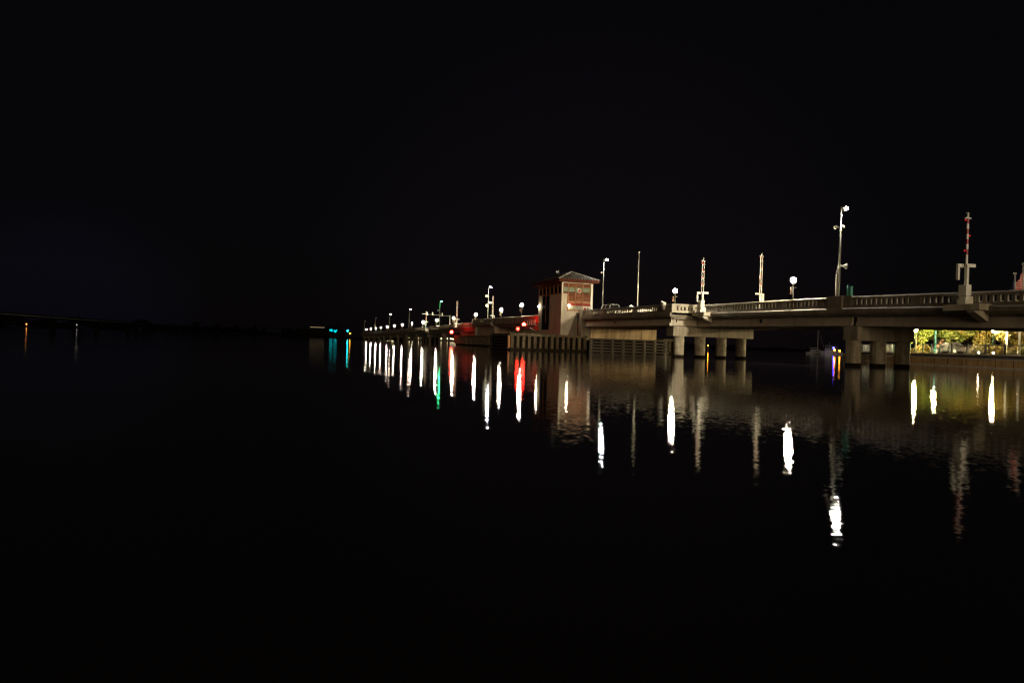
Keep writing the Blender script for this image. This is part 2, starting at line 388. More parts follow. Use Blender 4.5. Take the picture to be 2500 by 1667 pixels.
# girders
def girder(t0, t1, x, w=.36, top=-1.745, bot=-2.50, material='girder'):
    mb = MB(); mb.beam(t0, t1, x + .05, x + w - .05, P_(bot + .34), P_(top), 6)
    mb.beam(t0, t1, x - .08, x + w + .08, P_(bot), P_(bot + .24), 6)
    mb.beam(t0, t1, x - .02, x + w + .02, P_(bot + .24), P_(bot + .34), 6)
    mb.build('girder', M[material], br)
for a, b in ((-8, 45.75), (46.25, 69.5)):
    for x in (45.35, 48.8, 52.2, 55.4): girder(a, b, x)
for x in (41.95, 45.4, 48.8, 52.2, 55.4): girder(69.62, 93.6, x)
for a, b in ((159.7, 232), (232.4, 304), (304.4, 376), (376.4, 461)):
    for x in (45.35, 50.5, 55.4): girder(a, b, x, material='approachdim')
# profiled end face of the wide span: girder end and dark diaphragm
mb = MB(); z0 = PT(69.5) - 2.5
mb.prism([(41.66, z0), (42.62, z0), (42.62, z0 + .28), (42.44, z0 + .45), (42.44, z0 + .86), (42.6, z0 + .98), (42.6, z0 + 1.2), (41.7, z0 + 1.2), (41.7, z0 + 1.02), (41.86, z0 + .88), (41.86, z0 + .45), (41.66, z0 + .25)], 'y', 69.42, 69.61)
mb.build('girder_end', M['railpale'], br)
mb = MB(); mb.box(42.64, 45.3, 69.5, 69.66, z0 + .04, z0 + 1.2)
mb.build('diaphragm', M['girder'], br)
for t in (57.9,):
    mb = MB(); mb.beam(t, t + .28, 45.30, 45.40, P_(-2.20), P_(-1.80)); mb.build('expansion_joint', M['black'], br)
mb = MB(); mb.beam(83.9, 84.05, 41.92, 42.0, P_(-2.15), P_(-1.85)); mb.build('drain_pipe', M['black'], br)
mb = MB(); mb.beam(45.78, 46.22, 45.52, 45.8, P_(-2.45), P_(-1.76)); mb.build('diaphragm', M['black'], br)

# piers (cap with round columns)
def pier(y, x0, x1, cols, ztop, h, d=1.55, r_=.60):
    mb = MB(); mb.prism([(x0, ztop - h), (x1, ztop - h), (x1, ztop), (x0, ztop)], 'y', y, y + d)
    p = mb.build('pier_cap', M['cap'], br)
    for x in cols:
        mb = MB(); mb.cyl((x, y + d / 2, .30), (x, y + d / 2, ztop - h), r_, n=28, cap=False)
        c = mb.build('column', M['column'], p)
        mb = MB(); mb.cyl((x, y + d / 2, -1.5), (x, y + d / 2, .30), r_ + .012, n=28); mb.build('tide_mark', M['tidemark'], c)
    return p
pier(45.3, 45.05, 51.2, (45.40, 48.05, 50.75), PT(46) - 2.54, 1.18)
pier(18.6, 45.05, 51.2, (45.40, 48.05, 50.75), PT(19) - 2.54, 1.18)
pier(69.7, 42.35, 53.4, (43.55, 46.45, 49.4, 52.2), PT(70) - 2.54, 1.14, d=1.5, r_=.62)
# transition pier: bascule pier body, near
mb = MB(); mb.box(43.0, 54.0, 94.1, 103.5, 2.14, 4.62); p = mb.build('bascule_pier', M['pierwall'], br)
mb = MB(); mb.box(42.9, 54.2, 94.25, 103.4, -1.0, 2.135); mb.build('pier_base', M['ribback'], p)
mb = MB(); mb.box(41.35, 42.95, 93.95, 95.2, 1.8, PT(94) + .02); mb.build('bascule_pier_pilaster', M['rail'], p)
mb = MB(); mb.box(53.0, 54.15, 94.04, 95.0, 2.14, 4.4); mb.build('bascule_pier_pilaster', M['pierwall'], p)
# far bascule pier body
mb = MB(); mb.box(42.6, 54.0, 143.2, 158.6, -1.0, 4.85); p = mb.build('bascule_pier', M['cap'], br)
mb = MB(); mb.box(42.2, 43.4, 142.3, 143.15, 2.0, 5.0); mb.build('bascule_pier_pilaster', M['cap'], p)
mb = MB(); mb.box(42.35, 43.2, 158.65, 159.8, 2.2, 5.0); mb.build('bascule_pier_pilaster', M['cap'], p)
# movable leaf: arched plate girders
def arch_bottom(t):
    q = (t - 104.5) / (142 - 104.5)
    return 2.55 + 2.1 * (q ** .62) if q > 0 else 2.5
for x in (42.3, 46.5, 51, 55):
    mb = MB(); n = 20
    pts = [(104.4 + (142.2 - 104.4) * i / n) for i in range(n + 1)]
    poly = [(t, arch_bottom(t)) for t in pts] + [(t, PT(t) - 1.36) for t in reversed(pts)]
    mb.prism(poly, 'x', x, x + .12)
    for t in pts[1:-1]: mb.box(x - .06, x, t - .03, t + .03, arch_bottom(t) + .05, PT(t) - 1.38)
    mb.prism([(t, arch_bottom(t)) for t in pts] + [(t, arch_bottom(t) - .07) for t in reversed(pts)], 'x', x - .14, x + .26)
    mb.build('leaf_girder', M['leaf'], br)
# far approach bents
for i, y in enumerate(range(184, 452, 24)):
    zt = PT(y) - 2.52
    mb = MB(); mb.box(45.0, 56.2, y, y + 1.3, zt - .95, zt); p = mb.build('pier_cap', M['approachdim'], br)
    for x in (45.8, 49.2, 52.6, 55.6):
        mb = MB(); mb.cyl((x, y + .65, -1), (x, y + .65, zt - .95), .38, n=12); mb.build('column', M['approachdim'], p)
# outboard gate platforms
def platform(y0, y1, xin, brk):
    z = PT((y0 + y1) / 2) - .99
    mb = MB(); mb.box(XN - 1.15, XN - .02, y0, y1, z - .36, z + .06)
    p = mb.build('gate_platform', M['railpale'], br)
    mb = MB(); mb.prism([(XN - .32, z - .36), (XN - 1.05, z - .36), (XN - 1.05, z - .52), (XN + .2, z - 1.15), (XN + .2, z - .36)], 'y', y0 + .35, y0 + .95)
    mb.build('gate_bracket', M['railpale'], p)
platform(33.9, 36.6, 0, 0); platform(66.0, 68.3, 0, 0); platform(231.5, 234.5, 0, 0)
mb = MB(); zc = PT(67) - 1.3
mb.prism([(41.95, zc - .0), (42.3, zc - .0), (44.4, zc - .55), (44.4, zc - .78)], 'y', 68.62, 68.95)

# ------------------------------------------------------------------ bridge keeper's tower
tw = thing('control_tower', (40.9, 99.7, 2.5), 'square beige bridge keeper tower with hipped roof and slatted windows', 'tower')
X0, X1, Y0, Y1 = 38.4, 43.4, 94.8, 104.6
mb = MB(); mb.prism([(X0, 2.45), (39.55, 2.45), (40.85, 5.9), (X1, 5.9), (X1, 8.7), (X0, 8.7)], 'y', Y0, Y1); mb.build('wall', M['tower'], tw)
mb = MB(); mb.box(39.6, 41.4, Y0 + .8, Y1 - .3, 2.45, 5.8); mb.build('wall', M['rail'], tw)  # recessed wall, darker colour stands in for its shade
mb = MB(); mb.box(X0 + .12, X1 - .12, Y0 + .12, Y1 - .12, 8.7, 10.35); mb.build('window_room', M['darkpane'], tw)
# dark stair window strip on the side wall
mb = MB(); mb.box(X0 - .03, X0 + .05, 99.75, 102.9, 3.3, 8.66); w = mb.build('stair_window', M['darkpane'], tw)
mb = MB(); mb.box(X0 - .06, X0 - .03, 101.2, 101.32, 4.4, 8.66); mb.build('mullion', M['louver'], w)
# upper window band, side wall
ys = [Y0, 96.4, 98.06, 99.7, 101.3, 103.0, Y1]
for a, b in zip(ys, ys[1:]):
    mb = MB(); mb.box(X0 + .04, X0 + .10, a + .07, b - .07, 8.95, 9.75); w = mb.build('window', M['darkpane'], tw)
    mb = MB()
    for k in range(5): mb.box(X0 - .04, X0 + .03, a + .06, b - .06, 9.78 + k * .12, 9.83 + k * .12)
    mb.build('louver', M['louver'], w); mb = MB()
    for k in range(2): mb.box(X0 - .04, X0 + .03, a + .06, b - .06, 8.72 + k * .12, 8.78 + k * .12)
    mb.build('louver', M['louver'], w)
mb = MB()
for y in ys: mb.box(X0 - .06, X0 + .06, y - .05 if y > Y0 else y, y + .05 if y < Y1 else y, 8.68, 10.36)
mb.build('mullions', M['louver'], tw)
# right-hand face
xs = [X0 + .2, 39.45, 40.62, 41.79, 43.1]
for i, (a, b) in enumerate(zip(xs, xs[1:])):
    mb = MB(); mb.box(a + .05, b - .05, Y0 - .02, Y0 + .1, 9.0, 9.68); w = mb.build('window', M['pane'], tw)
    mb = MB()
    for k in range(4): mb.box(a + .04, b - .04, Y0 - .07, Y0 + .02, 9.73 + k * .16, 9.80 + k * .16)
    mb.build('louver', M['louver'], w); mb = MB()
    for k in range(2): mb.box(a + .04, b - .04, Y0 - .07, Y0 + .02, 8.74 + k * .13, 8.80 + k * .13)
    mb.build('louver', M['louver'], w)
    mb = MB(); mb.box(a + .04, b - .04, Y0 - .01, Y0 + .05, 9.70, 10.34); mb.build('spandrel', M['trim'], w)
    if i > 0:
        mb = MB(); mb.box(a + .03, b - .03, Y0 - .04, Y0 - .004, 7.62, 8.70); q = mb.build('louver_panel', M['trim'], tw)
        mb = MB()
        for k in range(6): mb.box(a + .04, b - .04, Y0 - .09, Y0 - .045, 7.66 + k * .18, 7.74 + k * .18)
        mb.build('louver', M['louver'], q)
        mb = MB(); mb.box(a + .03, b - .03, Y0 - .05, Y0 - .004, 7.36, 7.6); mb.build('pink_panel', M['pink'], tw)
        mb = MB(); mb.box(a + .03, b - .03, Y0 - .06, Y0 - .004, 6.92, 7.34); mb.build('red_panel', M['red'], tw)
        if i < 3:
            mb = MB(); mb.box(a + .04, b - .04, Y0 - .05, Y0 - .004, 6.36, 6.88); w = mb.build('window', M['pane'], tw)
            mb = MB()
            for k in range(5): mb.box(a + .1 + k * .22, a + .13 + k * .22, Y0 - .07, Y0 - .055, 6.36, 6.88)
            mb.build('window_bars', M['frame'], w)
            mb = MB(); mb.box(a + .02, b - .02, Y0 - .08, Y0 - .004, 6.14, 6.33); mb.build('louver', M['louver'], w)
        else:
            mb = MB(); mb.box(a, b + .02, Y0 - .04, Y0 - .004, 5.9, 6.88); w = mb.build('door_surround', M['frame'], tw)
            mb = MB(); mb.box(a + .22, a + .62, Y0 - .07, Y0 - .045, 5.92, 6.7); mb.build('door', M['red'], w)
            mb = MB(); mb.box(a + .74, a + .9, Y0 - .06, Y0 - .045, 5.95, 6.75); mb.box(a + 1.0, a + 1.16, Y0 - .06, Y0 - .045, 5.95, 6.75); mb.build('window', M['darkpane'], w)
mb = MB()
for x in xs[1:-1]: mb.box(x - .04, x + .04, Y0 - .12, Y0 - .001, 6.2, 10.34)
mb.box(xs[1] - .12, xs[1] - .045, Y0 - .1, Y0 - .001, 6.05, 8.7)
mb.build('mullions', M['pink'], tw)
mb = MB(); mb.box(X0, X0 + .2, Y0 - .05, Y0 + .12, 8.7, 10.36); mb.box(43.1, X1 + .04, Y0 - .1, Y0 + .12, 5.95, 10.36); mb.box(X0 + .2, 43.1, Y0 - .1, Y0 + .1, 10.345, 10.40)
mb.build('window_frame', M['frame'], tw)
# lit sign panel in the third bay
mb = MB(); mb.box(40.95, 41.5, Y0 - .10, Y0 - .03, 8.9, 9.5); q = mb.build('window_screen', M['frame'], tw)
mb = MB(); mb.box(41.02, 41.43, Y0 - .12, Y0 - .105, 8.98, 9.42); mb.build('screen_panel', M['red'], q)
# roof
E0, E1, F0, F1 = X0 - .75, X1 + .75, Y0 - .75, Y1 + .75
mb = MB(); mb.box(E0, E1, F0, F1, 10.41, 10.86); ro = mb.build('roof', M['trim'], tw)
ra, rb = (40.9, 97.3, 12.3), (40.9, 102.1, 12.3)
cn = [(E0 - .03, F0 - .03, 10.87), (E1 + .03, F0 - .03, 10.87), (E1 + .03, F1 + .03, 10.87), (E0 - .03, F1 + .03, 10.87)]
mb = MB(); mb.add(cn + [ra, rb], [(0, 1, 4), (1, 2, 5, 4), (2, 3, 5), (3, 0, 4, 5), (3, 2, 1, 0)]); mb.build('roof_covering', M['roof'], ro)
mb = MB()
for k in range(15):
    q = (k + .5) / 15; a = Vector(cn[0]).lerp(Vector(cn[1]), q)
    s_ = min(q, 1 - q) * 2; top = Vector((a.x, cn[0][1] + (97.3 - cn[0][1]) * s_, 10.87 + (12.3 - 10.87) * s_))
    mb.bar(a + Vector((0, 0, .02)), top + Vector((0, 0, .02)), .06, .06)
mb.build('roof_seam', M['seam'], ro); mb = MB()  # pale seams on this end only, lamp light put into their colour
for k in range(18):
    for e, fx in ((cn[0], E0), (cn[1], E1)):
        q = (k + .5) / 18; y = cn[0][1] + (cn[3][1] - cn[0][1]) * q
        s_ = min(1, (y - cn[0][1]) / (97.3 - cn[0][1]), (cn[3][1] - y) / (cn[3][1] - 102.1))
        mb.bar((e[0], y, 10.89), (e[0] + (40.9 - e[0]) * s_, y, 10.89 + 1.43 * s_), .035, .035)
mb.build('roof_seam', M['roof'], ro); mb = MB()  # side seams coloured as dark as the roof, in place of shade
for a in (cn[0], cn[1]): mb.bar(Vector(a) + Vector((0, 0, .03)), Vector(ra) + Vector((0, 0, .03)), .10, .08)
mb.build('ridge_cap', M['seam'], ro)
mb = MB(); mb.cyl((40.7, 102.0, 12.3), (40.7, 102.0, 12.95), .03, n=6); mb.box(40.2, 40.5, 101.8, 101.9, 12.55, 12.75); mb.cyl((40.35, 101.85, 12.25), (40.35, 101.85, 12.6), .03, n=6)
mb.build('antenna', M['galv'], ro)
for nm, c in (('wall_lamp', (39.6, Y0 - .14, 6.92)), ('wall_lamp', (X0 - .16, 104.3, 7.08))):
    mb = MB(); mb.ball(c, .12, 12, 8); q = mb.build(nm, M['walllamp'], tw)
    mb = MB(); mb.box(c[0] - .05, c[0] + .05, c[1] - .05, c[1] + .05, c[2] + .12, c[2] + .2); mb.build('lamp_bracket', M['black'], q)

# ------------------------------------------------------------------ fender walls and rails in the water
def rib_wall(y, x0, x1, ztop, label, pitch=.88, along='x', depth=9.0):
    if along == 'x':
        o = thing('fender_wall', ((x0 + x1) / 2, y, 0), label, 'fender wall', 'ribbed fender walls of the bascule piers')
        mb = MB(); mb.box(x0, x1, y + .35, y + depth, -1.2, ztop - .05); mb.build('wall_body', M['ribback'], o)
        mb = MB(); mb.box(x0 - .05, x1 + .05, y - .10, y + depth, ztop - .36, ztop); mb.build('coping', M['rib'], o)
        x = x0 + .1; k = 0
        while x < x1 - .4 and k < 90:
            mb = MB(); w = .5 + random.uniform(-.03, .03)
            mb.prism([(x, y + .34), (x + .05, y + .02), (x + w - .05, y), (x + w, y + .34)], 'z', .365, ztop - .37); mb.build('rib', M['rib'], o)
            x += pitch; k += 1
        mb = MB(); mb.box(x0, x1, y - .05, y + .34, -1, .36); mb.build('tide_mark', M['tidemark'], o)
    else:
        o = thing('fender_wall', (y, (x0 + x1) / 2, 0), label, 'fender wall', 'ribbed fender walls of the bascule piers')
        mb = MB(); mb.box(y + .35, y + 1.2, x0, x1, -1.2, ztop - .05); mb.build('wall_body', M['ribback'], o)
        mb = MB(); mb.box(y - .10, y + 1.2, x0, x1, ztop - .3, ztop); mb.build('coping', M['rib'], o)
        x = x0 + .1
        while x < x1 - .4:
            mb = MB(); mb.prism([(y + .34, x), (y + .02, x + .05), (y, x + .6), (y + .34, x + .65)], 'z', .365, ztop - .31); mb.build('rib', M['rib'], o)
            x += 1.25
        mb = MB(); mb.box(y - .05, y + .34, x0, x1, -1, .36); mb.build('tide_mark', M['tidemark'], o)
    return o
rib_wall(93.5, 30.1, 42.2, 2.48, 'ribbed concrete fender wall below the keeper tower')
rib_wall(93.2, 54.9, 58.6, 2.42, 'short lit ribbed fender wall between the round columns', depth=4)
rib_wall(41.6, 144.5, 178, 2.45, 'far ribbed fender wall glowing red at its near end', along='y')

def rail_fender(name, label, p0, p1, n, z0, z1, posts, g):
    p0 = Vector(p0); p1 = Vector(p1)
    o = thing(name, ((p0.x + p1.x) / 2, (p0.y + p1.y) / 2, 0), label, 'fender', g)
    d = (p1 - p0).normalized(); nrm = Vector((d.y, -d.x, 0))
    for k in range(n):
        z = z0 + (z1 - z0) * k / (n - 1)
        mb = MB(); mb.bar(p0 + Vector((0, 0, z)), p1 + Vector((0, 0, z)), .26, .24); mb.build('rail', M['timber'], o)
    for k in range(posts):
        p = p0.lerp(p1, (k + .25) / (posts - .5)) - nrm * .34
        mb = MB(); mb.box(p.x - .16, p.x + .16, p.y - .16, p.y + .16, -1.2, z1 + .1); q = mb.build('post', M['timber'], o)
        if k in (0, posts - 1, posts - 2):
            mb = MB()
            for j in range(n - 1):
                z = z0 + (z1 - z0) * (j + .5) / (n - 1); c = p + nrm * .2
                mb.ball((c.x, c.y, z), .055, 8, 6)
            mb.build('bolt', M['galv'], q)
    return o
rail_fender('fender_rails', 'horizontal timber fender rails below the stained pier wall', (42.3, 93.0, 0), (54.6, 91.0, 0), 5, .24, 2.02, 8, 'timber fender rails')
rail_fender('fender_rails', 'dark timber fender rails at the channel end of the ribbed wall', (30.0, 103.5, 0), (30.0, 93.9, 0), 5, .24, 2.1, 5, 'timber fender rails')
mb = MB(); mb.box(29.75, 30.05, 93.35, 93.75, .4, 2.1)
o = mb.build('marker_board', M['pink']); tag(o, 'pale vertical marker board at the corner of the near fender wall', 'marker board')

# ------------------------------------------------------------------ lamps on the bridge
def globe_post(lamp='globe'):
    o = thing('globe_lamp_post', (0, 0, 0), '', 'street lamp', 'globe lamp posts along the bridge parapet')
    mb = MB(); mb.cyl((0, 0, 0), (0, 0, .35), .14, .10, n=10); mb.cyl((0, 0, .35), (0, 0, 2.52), .075, .06, n=10); mb.cyl((0, 0, 2.42), (0, 0, 2.60), .07, .25, n=14); mb.build('pole', M['polegrey'], o, True)
    mb = MB(); mb.ball((0, 0, 2.88), .26, 16, 10); mb.build('globe', M[lamp], o, True)
    mb = MB(); mb.box(-.36, .36, -.02, .02, 2.16, 2.20); br_ = mb.build('banner_arm', M['galv'], o, True)
    mb = MB(); mb.box(-.36, -.09, -.012, .012, 1.52, 2.15); mb.build('banner', M['banner'], br_, True)
    return o
G = [(44.55, 73.2, 'globe lamp post behind the pale turn of the balustrade'),
     (45.40, 53.6, 'nearest and brightest globe lamp post beside the camera pole'),
     (42.4, 125.0, 'globe lamp post directly above the red-lit catwalk'),
     (43.7, 142.6, 'globe lamp post above the far end of the movable span'),
     (45.45, 170.7, 'globe lamp post left of the slim pole with camera boxes'),
     (45.45, 195.8, 'globe lamp post right beside the far upright lattice gate arm'),
     (45.45, 219.8, 'globe lamp post standing below the green-lit tall lamp')]
far_l = ['globe lamp post just left of the green-based gate arm', 'globe lamp post just right of the white-lit tall lamp on the far approach',
         'globe lamp post eighth from the far left end of the bridge'.replace('eighth', 'seventh'), 'globe lamp post sixth from the far left end of the bridge',
         'globe lamp post fifth from the far left end of the bridge', 'globe lamp post fourth from the far left end of the bridge',
         'globe lamp post third from the far left end of the bridge', 'globe lamp post second from the far left end of the bridge', 'farthest globe lamp post at the far left end of the bridge']
for (y, lab) in zip((244.4, 267.8, 292.0, 315.5, 339.6, 363.7, 386.2, 410.5, 435.5), far_l): G.append((45.45, y, lab))
gp = globe_post()
for i, (x, y, lab) in enumerate(G):
    z = PT(y) - 1.0 + (.0 if y != 125.0 else .35)
    if i == 0: gp.location = (x, y, z); gp['label'] = lab
    elif y == 267.8: gp = globe_post('globefar'); gp.location = (x, y, z); gp['label'] = lab
    else: dup(gp, (x, y, z), lab)

def tall_post(lamp):
    o = thing('tall_lamp_post', (0, 0, 0), '', 'street lamp', 'tall lamp posts along the bridge')
    mb = MB(); mb.cyl((0, 0, 0), (0, 0, 7.75), .085, .06, n=10); mb.build('pole', M['polegrey'], o, True)
    mb = MB(); mb.cyl((0, 0, 7.68), (.28, 0, 7.74), .035, n=8); a = mb.build('arm', M['galv'], o, True)
    mb = MB(); mb.prism([(.2, 7.70), (.28, 7.84), (.62, 7.84), (.7, 7.70)], 'y', -.15, .15); h = mb.build('lamp_head', M['galv'], a, True)
    mb = MB(); mb.ball((.47, 0, 7.66), .21, 14, 8, .62); mb.build('lamp_lens', M[lamp], a, True)
    mb = MB(); mb.box(.19, .215, -.16, .16, 7.36, 7.70); mb.build('added_lens_shield', M['polegrey'], a, True)  # added plate that keeps the lens light off the pole
    return o
TL = [(45.22, 47.7, 'lumi', 'nearest tallest lamp post with horn and cameras on the parapet pilaster', 1.0),
      (44.25, 92.9, 'lumitwo', 'tall lamp post rising behind the parked car beside the tower', .985),
      (55.6, 24.0, 'lumi', 'added tall lamp post, unseen on the far side past the right edge', 1.0),  # post added out of view to light the railing slots
      (43.2, 151.5, 'lumitwo', 'tall white lamp post with camera boxes over the far bascule pier', .96),
      (45.3, 215.0, 'lumigreen', 'tall lamp post glowing green on the far approach', 1.0),
      (45.3, 274.0, 'lumidim', 'tall white-lit lamp post left of the traffic signal arm', 1.0),
      (45.3, 331.0, 'lumidim', 'small tall lamp post with dim light over the far row of globes', 1.0),
      (45.3, 389.0, None, 'unlit tall lamp post second from the far left', .98),
      (45.3, 448.0, None, 'unlit tall lamp post farthest at the left end of the bridge', .95)]
cache = {}
for x, y, lm, lab, sc_ in TL:
    z = PT(y) + .06
    key = lm or 'unlit'
    if key not in cache:
        if lm is None: M['unlit'] = M['frame']
        cache[key] = tall_post(key); o = cache[key]
    else: o = dup(cache[key], (0, 0, 0), lab)
    o.location = (x, y, z); o['label'] = lab; o.scale = (1, 1, sc_)
    if y == 47.7:
        TALL_A = o
    if y == 92.9: TALL_B = o
    if y == 151.5: TALL_C = o
    if y == 215.0: TALL_D = o
bpy.context.view_layer.update()
def horn(o, z, s=1):
    mb = MB(); mb.cyl((.05, -.02, z), (.30, -.10, z), .07, .06, n=10); mb.cyl((.28, -.09, z), (.55, -.22, z - .02), .07, .25, n=16, cap=False); mb.cyl((.545, -.218, z - .02), (.56, -.225, z - .02), .25, .25, n=16)
    mb.build('loudspeaker_horn', M['galv'], o, True)
def cams(o, z):
    mb = MB(); mb.bar((-.55, -.05, z), (.28, .0, z + .06), .05); a = mb.build('camera_bracket', M['galv'], o, True)
    mb = MB(); mb.ball((-.62, -.06, z - .06), .13, 12, 8); mb.cyl((-.62, -.06, z), (-.62, -.06, z + .12), .14, n=12); mb.build('camera_dome', M['galv'], a, True)
    mb = MB(); mb.cyl((.05, 0, z + .1), (.3, -.05, z + .1), .11, n=10); mb.cyl((.0, .0, z - .3), (.0, 0, z - .12), .12, n=10); mb.build('camera_box', M['galv'], a, True)
cams(TALL_A, 5.95); horn(TALL_A, 2.65)
mb = MB(); mb.cyl((-.22, .1, -.02), (-.20, .1, 1.9), .05, n=8); mb.cyl((-.2, .1, 1.9), (-.06, .02, 3.0), .03, n=8); mb.build('conduit', M['galv'], TALL_A, True)
mb = MB(); mb.box(-.20, .20, -.20, .20, -.06, .03); mb.build('base_plate', M['galv'], TALL_A, True)
mb = MB(); mb.box(-.5, -.1, -.1, .1, 5.55, 5.75); mb.build('camera_box', M['galv'], TALL_B, True)
mb = MB(); mb.box(-.75, -.08, -.2, .2, 5.2, 5.7); mb.build('camera_box', M['galv'], TALL_C, True)
mb = MB(); mb.box(.08, .8, -.2, .2, 3.7, 4.1); mb.build('camera_box', M['galv'], TALL_C, True)
mb = MB(); mb.box(-.55, -.08, -.2, .2, 2.9, 3.5); mb.build('camera_box', M['galv'], TALL_C, True)
mb = MB(); mb.box(-.8, -.08, -.2, .2, 4.6, 5.0); mb.build('camera_box', M['greenmetal'], TALL_D, True)

# ------------------------------------------------------------------ barrier gates
def gate(loc, label, H=3.2, flip=1, base=True, lattice=True, bm_='white', rz=0.0, yoke=1.0):
    """upright striped gate arm on a machine housing; the arm stands up to z = yoke + H"""
    o = thing('barrier_gate', loc, label, 'barrier gate', 'raised barrier gates on the bridge')
    if base:
        mb = MB(); mb.box(-.42, .3, -.3, .3, 0, .35); mb.box(-.32, .34, -.25, .25, .35, .55); mb.box(-.36, .12, -.28, .28, .58, 1.35); mb.build('machine_housing', M[bm_], o, True)
    mb = MB()
    mb.box(-.09, .09, -.10, .10, .55, 1.0 + yoke); mb.box(-.09, .75 * flip if flip > 0 else -.09, -.06, .06, .86 + yoke, 1.08 + yoke) if flip > 0 else mb.box(-.75, .09, -.06, .06, .86 + yoke, 1.08 + yoke)
    mb.build('yoke', M['white'], o, True)
    s_ = -flip
    mb = MB(); a, b = sorted((s_ * .10, s_ * .62)); mb.box(a, b, .14, .30, .84 + yoke, 1.06 + yoke); c1, c2 = sorted((s_ * .46, s_ * .62)); mb.box(c1, c2, .14, .30, -.05 + yoke, .84 + yoke)
    mb.build('counterweight_arm', M['white'], o, True)
    z0 = 1.0 + yoke; n = 9
    ar = None
    for k in range(n):
        mb = MB(); za, zb_ = z0 + H * k / n, z0 + H * (k + 1) / n
        if lattice:
            mb.box(-.16, -.10, .0, .07, za, zb_); mb.box(.10, .16, .0, .07, za, zb_)
            if k % 2 == 1: mb.box(-.10, .10, .01, .06, zb_ - .07, zb_)
        else:
            mb.box(-.075, .075, .0, .06, za, zb_)
        q = mb.build('gate_arm', M['white' if lattice or k not in (2, 4, 6, 8) else 'gatered'], o, True)
        if lattice and k in (2, 4, 6, 8):
            mb = MB(); mb.box(-.095, .095, .045, .065, za + .05, zb_ - .12); mb.build('red_reflector', M['gatered'], q, True)
        if k in (2, 5, 8):
            mb = MB(); mb.ball((-.22 if k != 5 else .2, .02, zb_ - .1), .06, 8, 6); mb.build('warning_light', M['redsmall'], q, True)
    mb = MB(); mb.box(-.26, .26, -.02, .09, z0 + H, z0 + H + .07); mb.cyl((0, .03, z0 + H), (0, .03, z0 + H + .42), .06, n=8); mb.build('arm_cap', M['white'], o, True)
    o.rotation_euler = (0, 0, rz)
    return o
gate((44.45, 67.2, PT(67) - .92), 'white lattice barrier gate raised on the platform beside the balustrade turn', H=3.55, yoke=1.25)
gate((55.3, 71.0, PT(71) - 1.0), 'lattice barrier gate raised on the far side next to the brightest globe lamp', H=4.6, flip=-1, yoke=1.95)
gate((44.45, 35.3, PT(35) - .92), 'red and white striped barrier gate raised nearest the right edge', H=3.2, lattice=False, yoke=1.75, flip=1)
gate((54.0, 184.5, PT(184) - .4), 'far lattice barrier gate raised above the movable span', H=5.2, flip=-1, yoke=1.9)
gate((45.0, 189.8, PT(190) - 1.0), 'thin far lattice barrier gate right of a globe lamp on the approach', H=4.9, yoke=1.3)
gate((44.4, 233.1, PT(233) - .92), 'farthest barrier gate with a single post on a green housing', H=3.3, yoke=1.6, lattice=False, bm_='greenmetal')

# flagpole, teal cabinet, parapet boxes
def flagpole(loc, h, r_, label):
    o = thing('flagpole', loc, label, 'flagpole', 'flagpoles')
    mb = MB(); mb.cyl((0, 0, 0), (0, 0, h), r_, r_ * .6, n=10); mb.build('pole', M['galv'], o, True)
    mb = MB(); mb.ball((0, 0, h + r_), r_ * 1.5, 10, 8); mb.build('finial', M['galv'], o, True); return o
flagpole((44.9, 83.3, PT(83) - 1.0), 8.6, .085, 'bare white flagpole behind the wide balustrade left of a globe lamp')
def flag(o, z0, w, h, matl, lean):
    mb = MB(); n = 10; vs = []; fs = []
    for i in range(n + 1):
        for j in range(7):
            q = i / n; z = z0 - h * j / 6 - q * lean; x = -w * q * (1 - .25 * j / 6); y = .10 * math.sin(q * 7 + j * .5) * q
            vs.append((x, y, z))
    for i in range(n):
        for j in range(6): a = i * 7 + j; fs.append((a, a + 1, a + 8, a + 7))
    mb.add(vs, fs, True); mb.build('flag', M[matl], o, True)
q = flagpole((46.3, 33.3, PT(33) - 1.0), 2.15, .06, 'short pole with a dark blue flag behind the right balustrade'); flag(q, 1.9, .32, .8, 'flagblue', .5)
q = flagpole((46.0, 32.55, PT(32.5) - 1.0), 2.7, .07, 'taller pole with a red striped flag at the right edge'); flag(q, 2.3, .55, 1.0, 'flagstripes', .75)
mb = MB(); mb.box(-.11, .11, -.25, .2, 0, .74); mb.box(-.13, .13, -.28, .22, .74, .8); mb.cyl((-.12, .1, 0), (-.12, .1, .92), .03, n=6)
o = mb.build('utility_cabinet', M['teal']); o.location = (45.22, 46.5, PT(46.5) + .05); tag(o, 'narrow teal metal cabinet on the parapet by the tall lamp pole', 'cabinet')
mb = MB(); mb.box(-.2, .2, -.25, .25, 0, .5); mb.box(-.12, .1, -.2, .18, -.35, 0); mb.cyl((-.1, 0, .5), (-.35, 0, .62), .12, n=8)
o = mb.build('junction_box', M['white']); o.location = (41.6, 70.8, PT(71) - .28); tag(o, 'white electrical box hung over the wide balustrade', 'electrical box')
mb = MB(); mb.ball((0, 0, .12), .12, 8, 6); mb.box(-.25, .2, -.1, .1, 0, .1)
o = mb.build('floodlight', M['galv']); o.location = (41.85, 79.3, PT(79.3) + .02); tag(o, 'small pale floodlight lying on the wide parapet left of the flagpole', 'floodlight')

